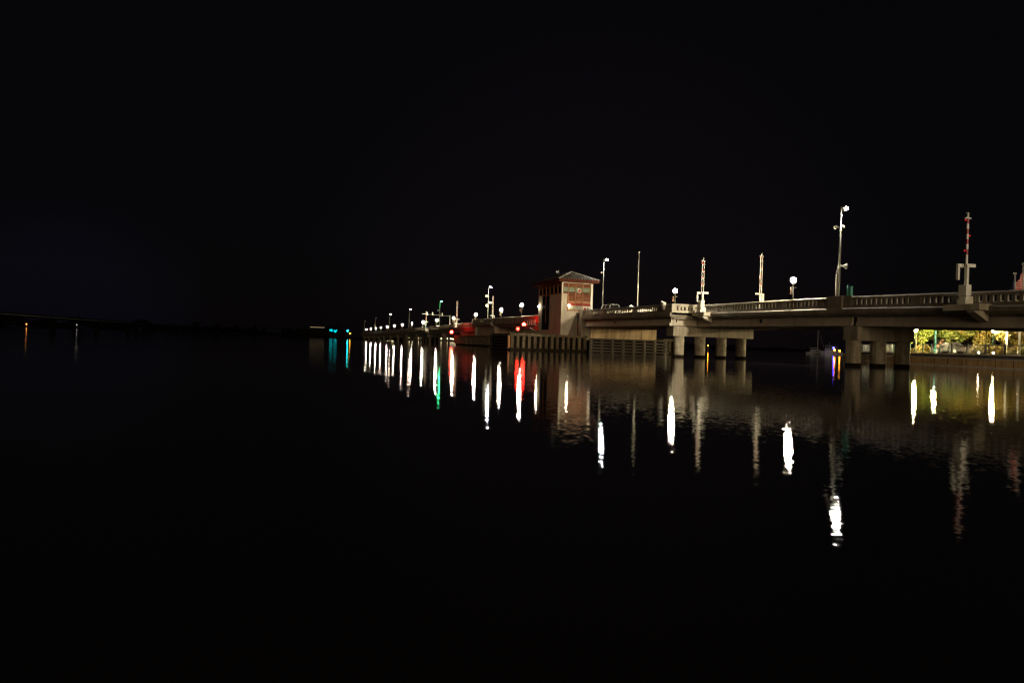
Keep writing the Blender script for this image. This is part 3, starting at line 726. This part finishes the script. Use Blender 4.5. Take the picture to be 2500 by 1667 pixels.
# traffic signal mast over the far approach
o = thing('traffic_signal_mast', (56.4, 249, PT(249) - 1), 'thin signal mast reaching across the road on the far approach', 'signal mast')
mb = MB(); mb.cyl((0, 0, 0), (0, 0, 6.1), .16, .11, n=10); mb.build('pole', M['galv'], o, True)
mb = MB(); mb.cyl((0, 0, 5.6), (-10.6, 0, 6.1), .10, .06, n=8); a = mb.build('arm', M['galv'], o, True)
for x in (-3.0, -6.6, -8.6):
    mb = MB(); mb.box(x - .17, x + .17, -.15, .15, 5.35 - x * .045, 6.45 - x * .045); mb.build('signal_head', M['galv'], a, True)
mb = MB(); mb.box(-.5, .4, -.3, .3, 1.2, 2.3); mb.build('control_box', M['galv'], o, True)

# red navigation lights
def nav(loc, label, h, r_=.16, lamp='rednav'):
    o = thing('navigation_light', loc, label, 'navigation light', 'red navigation lights')
    mb = MB(); mb.cyl((0, 0, 0), (0, 0, h), .06, n=8); mb.cyl((0, 0, h - .06), (0, 0, h), .2, n=10); mb.build('post', M['black'], o, True)
    mb = MB(); mb.ball((0, 0, h + r_), r_, 12, 8); mb.build('lamp', M[lamp], o, True)
nav((31.6, 94.6, 2.48), 'red light on the corner of the near fender wall', .45, .22, 'redweak')
nav((39.05, 113.6, 3.55), 'red light hanging at the end of the white catwalk', .45, .32)
nav((41.0, 178.6, 2.5), 'red light on the far end of the far fender wall', .5, .38)

# catwalk with white railing beside the tower
o = thing('catwalk', (38.6, 107.7, 4), 'small catwalk with white railing left of the tower', 'catwalk')
mb = MB(); mb.box(37.9, 39.2, 104.75, 112.2, 3.95, 4.06); mb.build('floor', M['leaf'], o)
mb = MB()
for z in (4.45, 4.92): mb.bar((37.95, 104.8, z), (37.95, 110.2, z), .05)
for y in (104.8, 105.5, 106.6, 107.6, 108.7, 110.2): mb.bar((37.95, y, 4.06), (37.95, y, 4.92), .07)
mb.box(37.92, 37.98, 104.9, 106.3, 4.08, 4.25); mb.build('railing', M['white'], o)
mb = MB(); mb.bar((38.5, 112.15, 3.3), (38.5, 112.15, 3.95), .12); mb.bar((39.1, 104.8, 2.6), (39.1, 111.9, 3.9), .16); mb.build('hanger', M['leaf'], o)

# ------------------------------------------------------------------ vehicles
def vehicle(name, loc, rz, label, cat, L, Wd, H, hood, paint, suv=True, group=None):
    """nose towards +y in local axes"""
    o = thing(name, loc, label, cat, group); hw = Wd / 2
    base, belt = .32, H * .56
    prof = [(-L / 2, base), (L / 2, base), (L / 2, base + .45), (L / 2 - .12, belt - .06), (L / 2 - hood, belt + .04), (-L / 2 + .05, belt + .02)]
    mb = MB(); mb.prism([(y, z) for y, z in prof], 'x', -hw, hw); mb.build('body', M[paint], o, True)
    y0, y1 = -L / 2 + (.12 if suv else .75), L / 2 - hood - .05
    a, b = y0 + (.18 if suv else .6), y1 - .75
    lo = [(-hw + .06, y0, belt), (hw - .06, y0, belt), (hw - .06, y1, belt), (-hw + .06, y1, belt)]
    hi = [(-hw + .24, a, H - .06), (hw - .24, a, H - .06), (hw - .24, b, H - .06), (-hw + .24, b, H - .06)]
    mb = MB(); mb.hexa(lo + hi); mb.build('windows', M['darkpane'], o, True)
    mb = MB(); mb.hexa([(p[0] * 1.01, p[1], H - .07) for p in hi] + [(p[0] * .96, p[1] * .985, H) for p in hi])
    for (p, q) in zip(lo, hi): mb.bar(Vector(p) * 1.0, Vector(q), .07)
    for s_ in (-1, 1):
        ym = (y0 + y1) / 2 - .1; mb.bar((s_ * (hw - .06), ym, belt), (s_ * (hw - .24), ym, H - .06), .08)
    mb.build('roof', M[paint], o, True)
    for sx in (-1, 1):
        for y in (-L / 2 + .85, L / 2 - .9):
            mb = MB(); mb.cyl((sx * (hw - .2), y, .34), (sx * (hw + .01), y, .34), .34, n=20); w = mb.build('wheel', M['rubber'], o, True)
            mb = MB(); mb.cyl((sx * (hw + .012), y, .34), (sx * (hw + .02), y, .34), .2, n=16); mb.build('rim', M['galv'], w, True)
        mb = MB(); mb.box(sx * (hw + .02) - .1, sx * (hw + .02) + .1, y1 - .55, y1 - .4, belt + .02, belt + .18); mb.build('mirror', M[paint], o, True)
        mb = MB(); mb.box(sx * (hw - .3) - .2, sx * (hw - .3) + .2, L / 2 - .02, L / 2 + .02, base + .25, base + .42); mb.build('headlight', M['frame'], o, True)
        mb = MB(); mb.box(sx * (hw - .2) - .1, sx * (hw - .2) + .1, -L / 2 - .02, -L / 2 + .02, base + .25, base + .5); mb.build('tail_light', M['trim'], o, True)
    return o
vehicle('parked_car', (44.6, 91.6, LED(92) - .01), math.pi, 'silver off-road car parked on the bridge right of the tower', 'car', 4.5, 1.85, 1.80, 1.15, 'carpaint')

# ------------------------------------------------------------------ right bank: seawall, railings, park
SW = [(58.0, 2.0), (66.2, 36.0), (69.55, 48.9), (71.3, 57.8), (73.8, 66.4), (78.5, 74.4), (84.8, 84.9), (87.6, 90.2), (88.4, 91.8)]
def offs(path, d):
    out = []
    for i, p in enumerate(path):
        a = Vector(path[max(0, i - 1)]); b = Vector(path[min(len(path) - 1, i + 1)]); t = (b - a).normalized()
        out.append((p[0] + t.y * d, p[1] - t.x * d))
    return out
def ribbon(mb, path, d0, d1, z0, z1):
    A = offs(path, d0); B = offs(path, d1)
    for i in range(len(path) - 1):
        mb.hexa([(*A[i], z0), (*B[i], z0), (*B[i + 1], z0), (*A[i + 1], z0), (*A[i], z1), (*B[i], z1), (*B[i + 1], z1), (*A[i + 1], z1)])
sw = thing('seawall', (73.8, 66.4, 0), 'stepped concrete seawall along the lit park bank', 'seawall')
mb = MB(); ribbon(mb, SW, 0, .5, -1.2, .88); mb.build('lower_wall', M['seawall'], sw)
mb = MB(); ribbon(mb, SW, -.16, .6, .885, 1.0); mb.build('ledge', M['kerb'], sw)
mb = MB(); ribbon(mb, SW, -.22, -.003, -.6, .12); mb.build('footing', M['kerb'], sw)
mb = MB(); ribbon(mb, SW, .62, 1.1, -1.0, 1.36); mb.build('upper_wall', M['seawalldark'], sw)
mb = MB(); ribbon(mb, SW, .58, 1.3, 1.362, 1.46); mb.build('coping', M['kerb'], sw)
# joints in the lower wall
mb = MB(); pts = offs(SW, -.012)
for i in range(2, 7):
    a, b = Vector(pts[i]), Vector(pts[i + 1]); n = int((b - a).length / 2.1)
    for k in range(n):
        p = a.lerp(b, (k + .5) / n); q = a.lerp(b, (k + .5) / n + .05 / (b - a).length)
        mb.bar((p.x, p.y, .5), (q.x, q.y, .5), .02, .72)
mb.build('wall_joint', M['tidemark'], sw)
# ground of the park
edge = offs(SW, 1.2)
poly = [(x, y) for x, y in edge] + [(140, 92), (260, 100), (260, -50), (45, -50), (40, -8)]
mb = MB(); mb.add([(x, y, 1.44) for x, y in poly], [tuple(range(len(poly)))]); o = struct(mb.build('ground', M['ground']))
mb = MB(); pa, pb = offs(SW, 1.35), offs(SW, 4.2)
for i in range(len(SW) - 1): mb.add([(*pa[i], 1.446), (*pb[i], 1.446), (*pb[i + 1], 1.446), (*pa[i + 1], 1.446)], [(0, 1, 2, 3)])
struct(mb.build('footpath', M['path']))
mb = MB(); mb.box(44.6, 56.6, -50, 12, -1, PT(12) - 1.75)
o = mb.build('bridge_abutment', M['cap']); tag(o, 'concrete abutment at the park end of the bridge', 'abutment')

def along(path, d):
    A = offs(path, d); out = []; acc = 0
    segs = [(Vector(a), Vector(b)) for a, b in zip(A, A[1:])]
    def at(s_):
        for a, b in segs:
            L = (b - a).length
            if s_ <= L: return a.lerp(b, s_ / L)
            s_ -= L
        return segs[-1][1]
    tot = sum((b - a).length for a, b in segs); return at, tot
at, tot = along(SW, .85)
def nearest_s(y):
    s_ = 0
    while s_ < tot and at(s_).y < y: s_ += .05
    return s_
def picket_fence():
    s0, s1 = nearest_s(30), nearest_s(59.2)
    p = at(s1); o = thing('picket_fence', (at((s0 + s1) / 2).x, at((s0 + s1) / 2).y, 1.46), 'black picket fence with thick posts along the seawall walk', 'fence')
    n = int((s1 - s0) / 2.45); step = (s1 - s0) / n
    for k in range(n + 1):
        a = at(s0 + step * k); mb = MB(); mb.box(a.x - .075, a.x + .075, a.y - .075, a.y + .075, 1.46, 2.56); mb.build('post', M['black'], o)
    for k in range(n):
        a, b = at(s0 + step * k), at(s0 + step * (k + 1)); mb = MB()
        for z in (1.56, 2.36, 2.48): mb.bar((a.x, a.y, z), (b.x, b.y, z), .04, .04)
        for j in range(1, 17):
            q = a.lerp(b, j / 17); mb.box(q.x - .012, q.x + .012, q.y - .012, q.y + .012, 1.56, 2.47)
        mb.build('picket_panel', M['black'], o)
picket_fence()
def cable_fence(y0, y1, label, matl):
    s0, s1 = nearest_s(y0), nearest_s(y1); c = at((s0 + s1) / 2)
    o = thing('cable_fence', (c.x, c.y, 1.46), label, 'fence')
    n = int((s1 - s0) / 1.45); step = (s1 - s0) / n
    for k in range(n + 1):
        a = at(s0 + step * k); mb = MB(); mb.box(a.x - .05, a.x + .05, a.y - .05, a.y + .05, 1.46, 2.55); mb.build('post', M[matl], o)
    mb = MB()
    for k in range(n):
        a, b = at(s0 + step * k), at(s0 + step * (k + 1))
        mb.bar((a.x, a.y, 2.52), (b.x, b.y, 2.52), .06, .05)
        for z in (1.62, 2.42): mb.bar((a.x, a.y, z), (b.x, b.y, z), .025, .025)
    mb.build('rail', M[matl], o)
cable_fence(59.6, 72.5, 'thin green railing with slim posts in front of the lit tree', 'greenmetal')
cable_fence(73.2, 91.5, 'pale railing seen between the round columns on the seawall', 'galv')
def slat_fence():
    p0, p1 = offs(SW, 2.6)[5], offs(SW, 2.4)[7]; p0 = Vector((p0[0] - .6, p0[1] - 1.2)); p1 = Vector(p1)
    o = thing('board_fence', (p0.x, p0.y, 1.45), 'pale board fence behind the railing between the columns', 'board fence')
    n = int((p1 - p0).length / .36); mb = MB()
    for k in range(n):
        a = p0.lerp(p1, k / n); b = p0.lerp(p1, (k + .82) / n); mb.bar((a.x, a.y, 1.98), (b.x, b.y, 1.98), .04, 1.02)
    mb.build('boards', M['vinyl'], o)
    mb = MB()
    for z in (1.6, 2.35): mb.bar((p0.x + .06, p0.y - .03, z), (p1.x + .06, p1.y - .03, z), .05, .08)
    mb.build('rail', M['vinyl'], o)
slat_fence()

# trees of the park: tapered leaning trunk, limbs and thousands of leaf faces
def tree(loc, label, h, crown, leafmat, n, lean=(0, 0), trunk_r=.28, leaf=.2, name='park_tree', clumps=26, seed=1, low=.0):
    rnd = random.Random(seed); o = thing(name, loc, label, 'tree', 'trees in the park by the seawall')
    base = Vector((0, 0, 0)); fork = Vector((lean[0], lean[1], h * .42))
    mb = MB(); prev = base; pr = trunk_r
    for k in range(1, 6):
        q = k / 5; p = Vector((lean[0] * q ** 1.4, lean[1] * q ** 1.4, fork.z * q)); rr = trunk_r * (1 - .45 * q); mb.cyl(prev, p, pr, rr, n=10); prev, pr = p, rr
    cc = []
    for k in range(clumps):
        a = rnd.uniform(0, 2 * math.pi); b = rnd.uniform(-.75, 1); q = rnd.uniform(.45, 1)
        c = Vector((lean[0] * 1.2 + crown[0] * q * math.cos(a) * math.sqrt(max(.05, 1 - b * b)), lean[1] * 1.2 + crown[1] * q * math.sin(a) * math.sqrt(max(.05, 1 - b * b)), h * .58 + crown[2] * b * .9))
        if c.z < low: c.z = low + rnd.uniform(0, .5)
        cc.append((c, rnd.uniform(.5, 1.05)))
        if k % 2 == 0:
            mid = fork.lerp(c, .5) + Vector((rnd.uniform(-.3, .3), rnd.uniform(-.3, .3), .15)); mb.cyl(fork * .92, mid, trunk_r * .34, trunk_r * .2, n=6); mb.cyl(mid, c, trunk_r * .2, .02, n=5)
    mb.build('trunk', M['bark'], o, True)
    mb = MB(); vs = []; fs = []
    for i in range(n):
        c, cr = cc[rnd.randrange(len(cc))]
        d = Vector((rnd.gauss(0, 1), rnd.gauss(0, 1), rnd.gauss(0, .75))); d = d.normalized() * cr * rnd.random() ** .45 * crown[2] * .42
        p = c + d; ax = Vector((rnd.gauss(0, 1), rnd.gauss(0, 1), rnd.gauss(0, .7))).normalized(); ay = ax.orthogonal().normalized()
        ay = (ay * math.cos(rnd.uniform(0, 6.3)) + ax.cross(ay) * math.sin(rnd.uniform(0, 6.3))).normalized()
        s_ = leaf * rnd.uniform(.6, 1.3); k = len(vs); vs += [p - ax * s_, p + ay * s_ * .42, p + ax * s_, p - ay * s_ * .42]; fs.append((k, k + 1, k + 2, k + 3))
    mb.add(vs, fs); mb.build('crown', M[leafmat], o, True); return o
tree((83.3, 70.3, 1.44), 'green tree with a leaning brown trunk behind the railing', 6.4, (4.2, 4.2, 2.4), 'leaf_green', 9000, lean=(1.1, -.8), trunk_r=.34, seed=3, low=2.3)
tree((80.2, 70.6, 1.44), 'bright yellow-green young tree beside the pier cap', 4.6, (1.7, 1.7, 1.7), 'leaf_green', 4200, trunk_r=.09, seed=4, low=1.4, leaf=.17)
tree((88.5, 70.0, 1.44), 'greyish olive tree between the green and the amber trees', 6.2, (3.4, 3.4, 2.8), 'leaf_olive', 9000, trunk_r=.25, seed=5, low=1.0)
tree((86.0, 64.3, 1.44), 'wide amber-lit tree right of the olive tree', 6.0, (3.6, 3.6, 2.9), 'leaf_amber', 11000, trunk_r=.25, seed=6, low=.7)
tree((84.8, 59.4, 1.44), 'amber-lit tree behind the white light poles', 6.0, (3.4, 3.4, 2.9), 'leaf_amber', 10000, trunk_r=.25, seed=7, low=.8)
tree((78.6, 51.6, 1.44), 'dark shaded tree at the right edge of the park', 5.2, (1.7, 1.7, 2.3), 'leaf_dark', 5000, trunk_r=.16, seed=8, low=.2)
# hedge of low shrubs
def shrub(loc, label, r_, seed):
    rnd = random.Random(seed); o = thing('shrub', loc, label, 'shrub', 'low shrubs behind the picket fence')
    mb = MB()
    for k in range(6): mb.cyl((0, 0, 0), (rnd.uniform(-r_, r_) * .6, rnd.uniform(-r_, r_) * .6, r_ * .9), .03, .01, n=5)
    mb.build('stem', M['bark'], o, True); mb = MB(); vs = []; fs = []
    for i in range(1300):
        d = Vector((rnd.gauss(0, 1), rnd.gauss(0, 1), abs(rnd.gauss(0, .8)))).normalized() * rnd.random() ** .4
        p = Vector((d.x * r_, d.y * r_, d.z * r_ * .95 + .05)); ax = Vector((rnd.gauss(0, 1), rnd.gauss(0, 1), rnd.gauss(0, 1))).normalized(); ay = ax.orthogonal().normalized()
        s_ = .11; k = len(vs); vs += [p - ax * s_, p + ay * s_ * .5, p + ax * s_, p - ay * s_ * .5]; fs.append((k, k + 1, k + 2, k + 3))
    mb.add(vs, fs); mb.build('foliage', M['leaf_amber'], o, True)
for i, (x, y, lab) in enumerate([(77.6, 60.2, 'leftmost low shrub behind the picket fence'), (77.3, 57.6, 'low shrub between the two ground lights behind the picket fence'), (77.0, 54.8, 'low shrub right of the ground lights behind the picket fence'), (79.6, 72.2, 'low golden shrub beside the round column under the yellow park lamp'), (80.2, 69.6, 'low golden shrub under the bright young tree')]):
    shrub((x, y, 1.44), lab, 1.2, 30 + i)

# park lamps
def park_lamp(loc, h, label, pole, lamp, r_=.2, pr=.07):
    o = thing('park_lamp', loc, label, 'park lamp', 'lamps on the park bank')
    mb = MB(); mb.cyl((0, 0, 0), (0, 0, .6), pr * 1.7, pr * 1.4, n=10); mb.cyl((0, 0, .6), (0, 0, h), pr, pr * .8, n=10); mb.cyl((0, 0, h - .03), (0, 0, h + .05), pr * 2.2, n=10); mb.build('pole', M[pole], o, True)
    if lamp:
        mb = MB(); mb.ball((0, 0, h + .05 + r_), r_, 14, 9); mb.build('globe', M[lamp], o, True)
    return o
park_lamp((77.75, 68.6, 1.44), 2.72, 'yellow park lamp at the top edge of the bright young tree', 'greenmetal', 'parklamp', .19)
park_lamp((75.5, 63.8, 1.44), 3.5, 'teal park lamp pole whose top is hidden by the bridge', 'teal', 'parklampw', .22, .1)
park_lamp((80.4, 60.2, 1.44), 2.7, 'white park lamp glowing in front of the amber tree', 'greenmetal', 'parklampw', .17)
park_lamp((77.4, 56.4, 1.44), 4.6, 'white pole left of the two white light poles', 'white', None, .2, .10)
park_lamp((75.2, 53.4, 1.44), 3.55, 'white light pole right of its twin at the park edge', 'white', 'parklampw', .2, .10)
def ground_light(loc, label):
    o = thing('ground_light', loc, label, 'ground light', 'ground lights behind the picket fence')
    mb = MB(); mb.cyl((0, 0, 0), (0, 0, .12), .1, n=10); mb.build('body', M['black'], o, True)
    mb = MB(); mb.ball((0, 0, .2), .09, 10, 8); mb.build('lens', M['groundlamp'], o, True)
ground_light((72.9, 56.2, 1.446), 'left bright ground light behind the picket fence'); ground_light((72.6, 54.3, 1.446), 'right bright ground light behind the picket fence')
vehicle('parked_sedan', (80.2, 65.6, 1.45), R(25), 'dark car parked behind the green railing beside the teal pole', 'car', 4.3, 1.75, 1.4, 1.1, 'carwhite', suv=False)
# dark shed behind the trees
o = thing('park_shed', (86.9, 72.0, 1.44), 'dark low shed between the leaning trunk and the olive tree', 'shed')
mb = MB(); mb.box(86.2, 87.8, 71.2, 73.2, 1.44, 3.5); mb.build('wall', M['black'], o)
mb = MB(); mb.prism([(85.9, 3.5), (88.1, 3.5), (87.0, 4.2)], 'y', 70.9, 73.5); mb.build('roof', M['dark'], o)

# ------------------------------------------------------------------ boats and lights on the water beyond the bridge
def yacht(loc, rz, label, L, mast, hullz=1.5):
    o = thing('moored_boat', loc, label, 'boat', 'boats moored beyond the bridge')
    hb = L / 6.2
    def ring(z, s_, bow):
        return [(-L / 2, -hb * s_, z), (L * .18, -hb * s_, z), (L / 2 * bow, 0, z), (L * .18, hb * s_, z), (-L / 2, hb * s_, z)]
    a, b = ring(-.2, .75, .86), ring(hullz, 1.0, 1.0)
    mb = MB(); n = 5; mb.add(a + b, [tuple(range(4, -1, -1)), tuple(range(5, 10))] + [(i, (i + 1) % n, n + (i + 1) % n, n + i) for i in range(n)]); mb.build('hull', M['hull'], o, True)
    mb = MB(); mb.hexa([(-L * .3, -hb * .7, hullz), (L * .2, -hb * .7, hullz), (L * .2, hb * .7, hullz), (-L * .3, hb * .7, hullz), (-L * .28, -hb * .6, hullz + 1.2), (L * .08, -hb * .6, hullz + 1.2), (L * .08, hb * .6, hullz + 1.2), (-L * .28, hb * .6, hullz + 1.2)])
    c = mb.build('cabin', M['hull'], o, True)
    mb = MB(); mb.box(-L * .26, L * .1, -hb * .7, hb * .7, hullz + .5, hullz + .85); mb.build('cabin_window', M['darkpane'], c, True)
    if mast:
        mb = MB(); mb.cyl((L * .05, 0, hullz), (L * .05, 0, mast), .09, .05, n=8); mb.bar((L * .05, 0, hullz + 1.9), (-L * .4, 0, hullz + 1.8), .12); mb.cyl((L * .05, 0, mast), (L * .5, 0, hullz), .02, n=5); mb.build('mast', M['galv'], o, True)
    else:
        mb = MB(); mb.box(-L * .28, 0, -hb * .5, hb * .5, hullz + 2.2, hullz + 2.3)
        for x in (-L * .26, -L * .03): mb.bar((x, hb * .45, hullz + 1.2), (x, hb * .45, hullz + 2.2), .07); mb.bar((x, -hb * .45, hullz + 1.2), (x, -hb * .45, hullz + 2.2), .07)
        mb.cyl((-L * .1, 0, hullz + 2.3), (-L * .1, 0, hullz + 3.6), .04, n=6); mb.build('flybridge', M['hull'], o, True)
    return o
yacht((223.0, 247.0, 0), R(200), 'pale sailing boat with a tall thin mast beyond the bridge', 9.5, 11.3, 1.0)
yacht((221.0, 236.5, 0), R(165), 'pale motor boat with a flybridge beside the blue light', 8.5, None, 1.7)
yacht((233.0, 246.0, 0), R(230), 'moored boat half hidden behind the first round column', 7.5, None, 1.3)
def lamp_on_pile(loc, h, label, lamp, r_, cat='dock lamp', name='dock_lamp', group='lights on the water'):
    o = thing(name, loc, label, cat, group)
    mb = MB(); mb.cyl((0, 0, -1), (0, 0, h), .12, .1, n=8); mb.build('pile', M['bark'], o, True)
    mb = MB(); mb.ball((0, 0, h + r_), r_, 10, 8); mb.build('lamp', M[lamp], o, True)
lamp_on_pile((212.0, 225.5, 0), 2.75, 'blue light shining beside the moored boats', 'bluelamp', .28)
lamp_on_pile((189.7, 201.2, 0), 1.7, 'left of two low orange dock lights near the column', 'orange', .30)
lamp_on_pile((191.0, 200.2, 0), 1.5, 'right of two low orange dock lights near the column', 'orange', .28)
lamp_on_pile((145.6, 215.5, 0), 2.1, 'lone orange light on a pile seen between two columns', 'orange', .2)
lamp_on_pile((144.1, 216.2, 0), 1.0, 'tiny white light left of the lone orange light', 'farwhite', .09)

# ------------------------------------------------------------------ far shores
bank = [(-8, 640), (20, 560), (44, 470), (58, 468), (75, 500), (110, 520), (420, 700), (1500, 1500), (3500, 2600), (3500, 6500), (-2500, 6500), (-3600, 2600), (-700, 1620), (-250, 1900), (-60, 2100), (-20, 1200)]
mb = MB(); mb.add([(x, y, .9) for x, y in bank] + [(x, y, -1) for x, y in bank], [tuple(range(len(bank)))] + [(i, (i + 1) % len(bank), len(bank) + (i + 1) % len(bank), len(bank) + i) for i in range(len(bank))])
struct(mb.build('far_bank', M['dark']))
# distant woods: one dark mass of many leafy clumps
def woods(name, line, h, n, seed, sz):
    rnd = random.Random(seed); mb = MB(); vs = []; fs = []
    segs = list(zip(line, line[1:])); Ls = [math.dist(a, b) for a, b in segs]
    for i in range(n):
        k = rnd.choices(range(len(segs)), Ls)[0]; a, b = segs[k]; q = rnd.random()
        hh = h * (.62 + .38 * math.sin(q * 37 + k) * math.sin(q * 11.3 + 2 * k)) * rnd.random() ** .5
        p = Vector((a[0] + (b[0] - a[0]) * q, a[1] + (b[1] - a[1]) * q + rnd.uniform(0, 30), .9 + hh))
        ax = Vector((rnd.gauss(0, 1), rnd.gauss(0, .4), rnd.gauss(0, 1))).normalized(); ay = ax.orthogonal()
        s_ = sz * rnd.uniform(.6, 1.5); j = len(vs); vs += [p - ax * s_, p + ay * s_ * .7, p + ax * s_, p - ay * s_ * .7]; fs.append((j, j + 1, j + 2, j + 3))
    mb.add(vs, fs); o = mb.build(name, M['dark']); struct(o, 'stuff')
    o['label'] = 'dark wooded far shore along the horizon'; o['category'] = 'woods'
woods('distant_woods', [(-1500, 1900), (-700, 1660), (-250, 1930), (-70, 2130)], 26, 13000, 11, 3.4)
woods('far_bank_woods', [(-8, 700), (22, 672), (48, 650)], 8.5, 2600, 12, .9)
woods('far_bank_woods', [(64, 500), (120, 545), (420, 730), (1400, 1520)], 8, 7000, 13, 1.4)

# low bridge far away on the left, with its paler edge beam
lb = thing('distant_bridge', (-70, 600, 0), 'long dark low bridge running to the left edge far across the water', 'bridge')
A = Vector((-82.5, 205.0)); B = Vector((-20.0, 2004.0)); d = (B - A).normalized(); nn = Vector((d.y, -d.x))
mb = MB(); mb.bar((A.x, A.y, 4.75), (B.x, B.y, 4.55), 9, .9)
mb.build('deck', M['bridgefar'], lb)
mb = MB(); a2 = A + nn * 4.62; b2 = B + nn * 4.62; mb.bar((a2.x, a2.y, 4.62), (b2.x, b2.y, 4.42), .2, .26); mb.build('edge_beam', M['farrail'], lb)
for k in range(36):
    p = A.lerp(B, (k + .5) / 36); mb = MB(); mb.box(p.x - .9, p.x + .9, p.y - .5, p.y + .5, -1, 4.3); mb.build('pier', M['bridgefar'], lb)
def shore_lamp(loc, h, label, lamp, r_):
    o = thing('shore_lamp', loc, label, 'shore lamp', 'lamps on the far shores')
    mb = MB(); mb.cyl((0, 0, -.3), (0, 0, h), .12, n=6); mb.build('post', M['black'], o, True)
    mb = MB(); mb.ball((0, 0, h + r_), r_, 10, 8); mb.build('lamp', M[lamp], o, True)
shore_lamp((-507.7, 1637.2 - 20, .9), 5.4, 'orange lamp on the far left shore below the distant bridge', 'orangefar', .8)
shore_lamp((-562, 1640, .9), 8.5, 'faint pale lamp at the left edge of the far shore', 'farwhite', .5)
shore_lamp((-470, 1640, .9), 7.5, 'dim reddish lamp right of the orange shore lamp', 'redsmall', .7)
shore_lamp((-420, 1622, .9), 8.0, 'faint white lamp right of the orange shore lamp', 'farwhite', .45)
shore_lamp((-9.4, 949.4, .9), 3.2, 'tiny white lamp left of the pale far strip light', 'farwhite', .3)
shore_lamp((2.3, 945.6, .9), 4.0, 'second tiny white lamp left of the pale far strip light', 'farwhite', .33)
# waterside buildings on the far bank
def lit_building(name, loc, w, dp, h, label, wins, lamp, rz=0.0):
    o = thing(name, loc, label, 'building', 'buildings on the far bank')
    mb = MB(); mb.box(-w / 2, w / 2, 0, dp, 0, h); mb.build('wall', M['dark'], o, True)
    mb = MB(); mb.prism([(-w / 2 - .4, h), (w / 2 + .4, h), (w / 2 - 1, h + 1.4), (-w / 2 + 1, h + 1.4)], 'y', -.4, dp + .4); mb.build('roof', M['dark'], o, True)
    for x0, x1, z0, z1 in wins:
        mb = MB(); mb.box(x0, x1, -.12, -.02, z0, z1); mb.build('lit_window', M[lamp], o, True)
    o.rotation_euler = (0, 0, rz); return o
rnd = random.Random(5)
lit_building('waterside_bar', (36.0, 612, .9), 15, 8, 8.2, 'far waterside building washed in cyan light', [(-5.5 + k * .95, -4.95 + k * .95 + rnd.uniform(-.1, .3), 4.4 + rnd.uniform(-.6, 1.0), 6.2 + rnd.uniform(-.8, .6)) for k in range(2, 9)], 'cyan')
shore_lamp((47.3, 607, .9), 5.4, 'intense cyan lamp beside the cyan waterside building', 'cyanlamp', .35)
o = shore_lamp((49.3, 606, .9), 3.0, 'orange lamp just below the intense cyan lamp', 'orange', .4)
lit_building('long_pavilion', (25.0, 640, .9), 17, 6, 8.6, 'dark far pavilion with one pale strip of light', [(-8.2, 8.0, 8.0, 8.5)], 'strip')
for k, (x, y, w, lab) in enumerate([(66, 500, 16, 'low far house with lit windows seen under the far end of the bridge'), (92, 512, 20, 'second low far house with lit windows seen under the bridge'), (121, 530, 22, 'third low far house with lit windows seen under the bridge'), (150, 548, 14, 'rightmost low far house with lit windows under the bridge')]):
    rn = random.Random(40 + k); ws = []; xx = -w / 2 + 1
    while xx < w / 2 - 1.6:
        ww = rn.uniform(.5, 1.6); ws.append((xx, xx + ww, .8 + rn.uniform(0, .4), 2.0 + rn.uniform(-.3, .6))); xx += ww + rn.uniform(.5, 2.2)
    lit_building('far_house', (x, y, .9), w, 7, 3.2, lab, ws, 'litwindow', R(28))
# small white float by the far fender
mb = MB(); mb.prism([(-.9, 0), (.9, 0), (1.1, .42), (-1.1, .42)], 'y', -.5, .5); mb.box(-.5, .3, -.3, .3, .42, .6)
o = mb.build('float', M['white']); o.location = (38.6, 166, .0); o.rotation_euler = (0, 0, R(70)); tag(o, 'small white float on the water by the far fender wall', 'float')
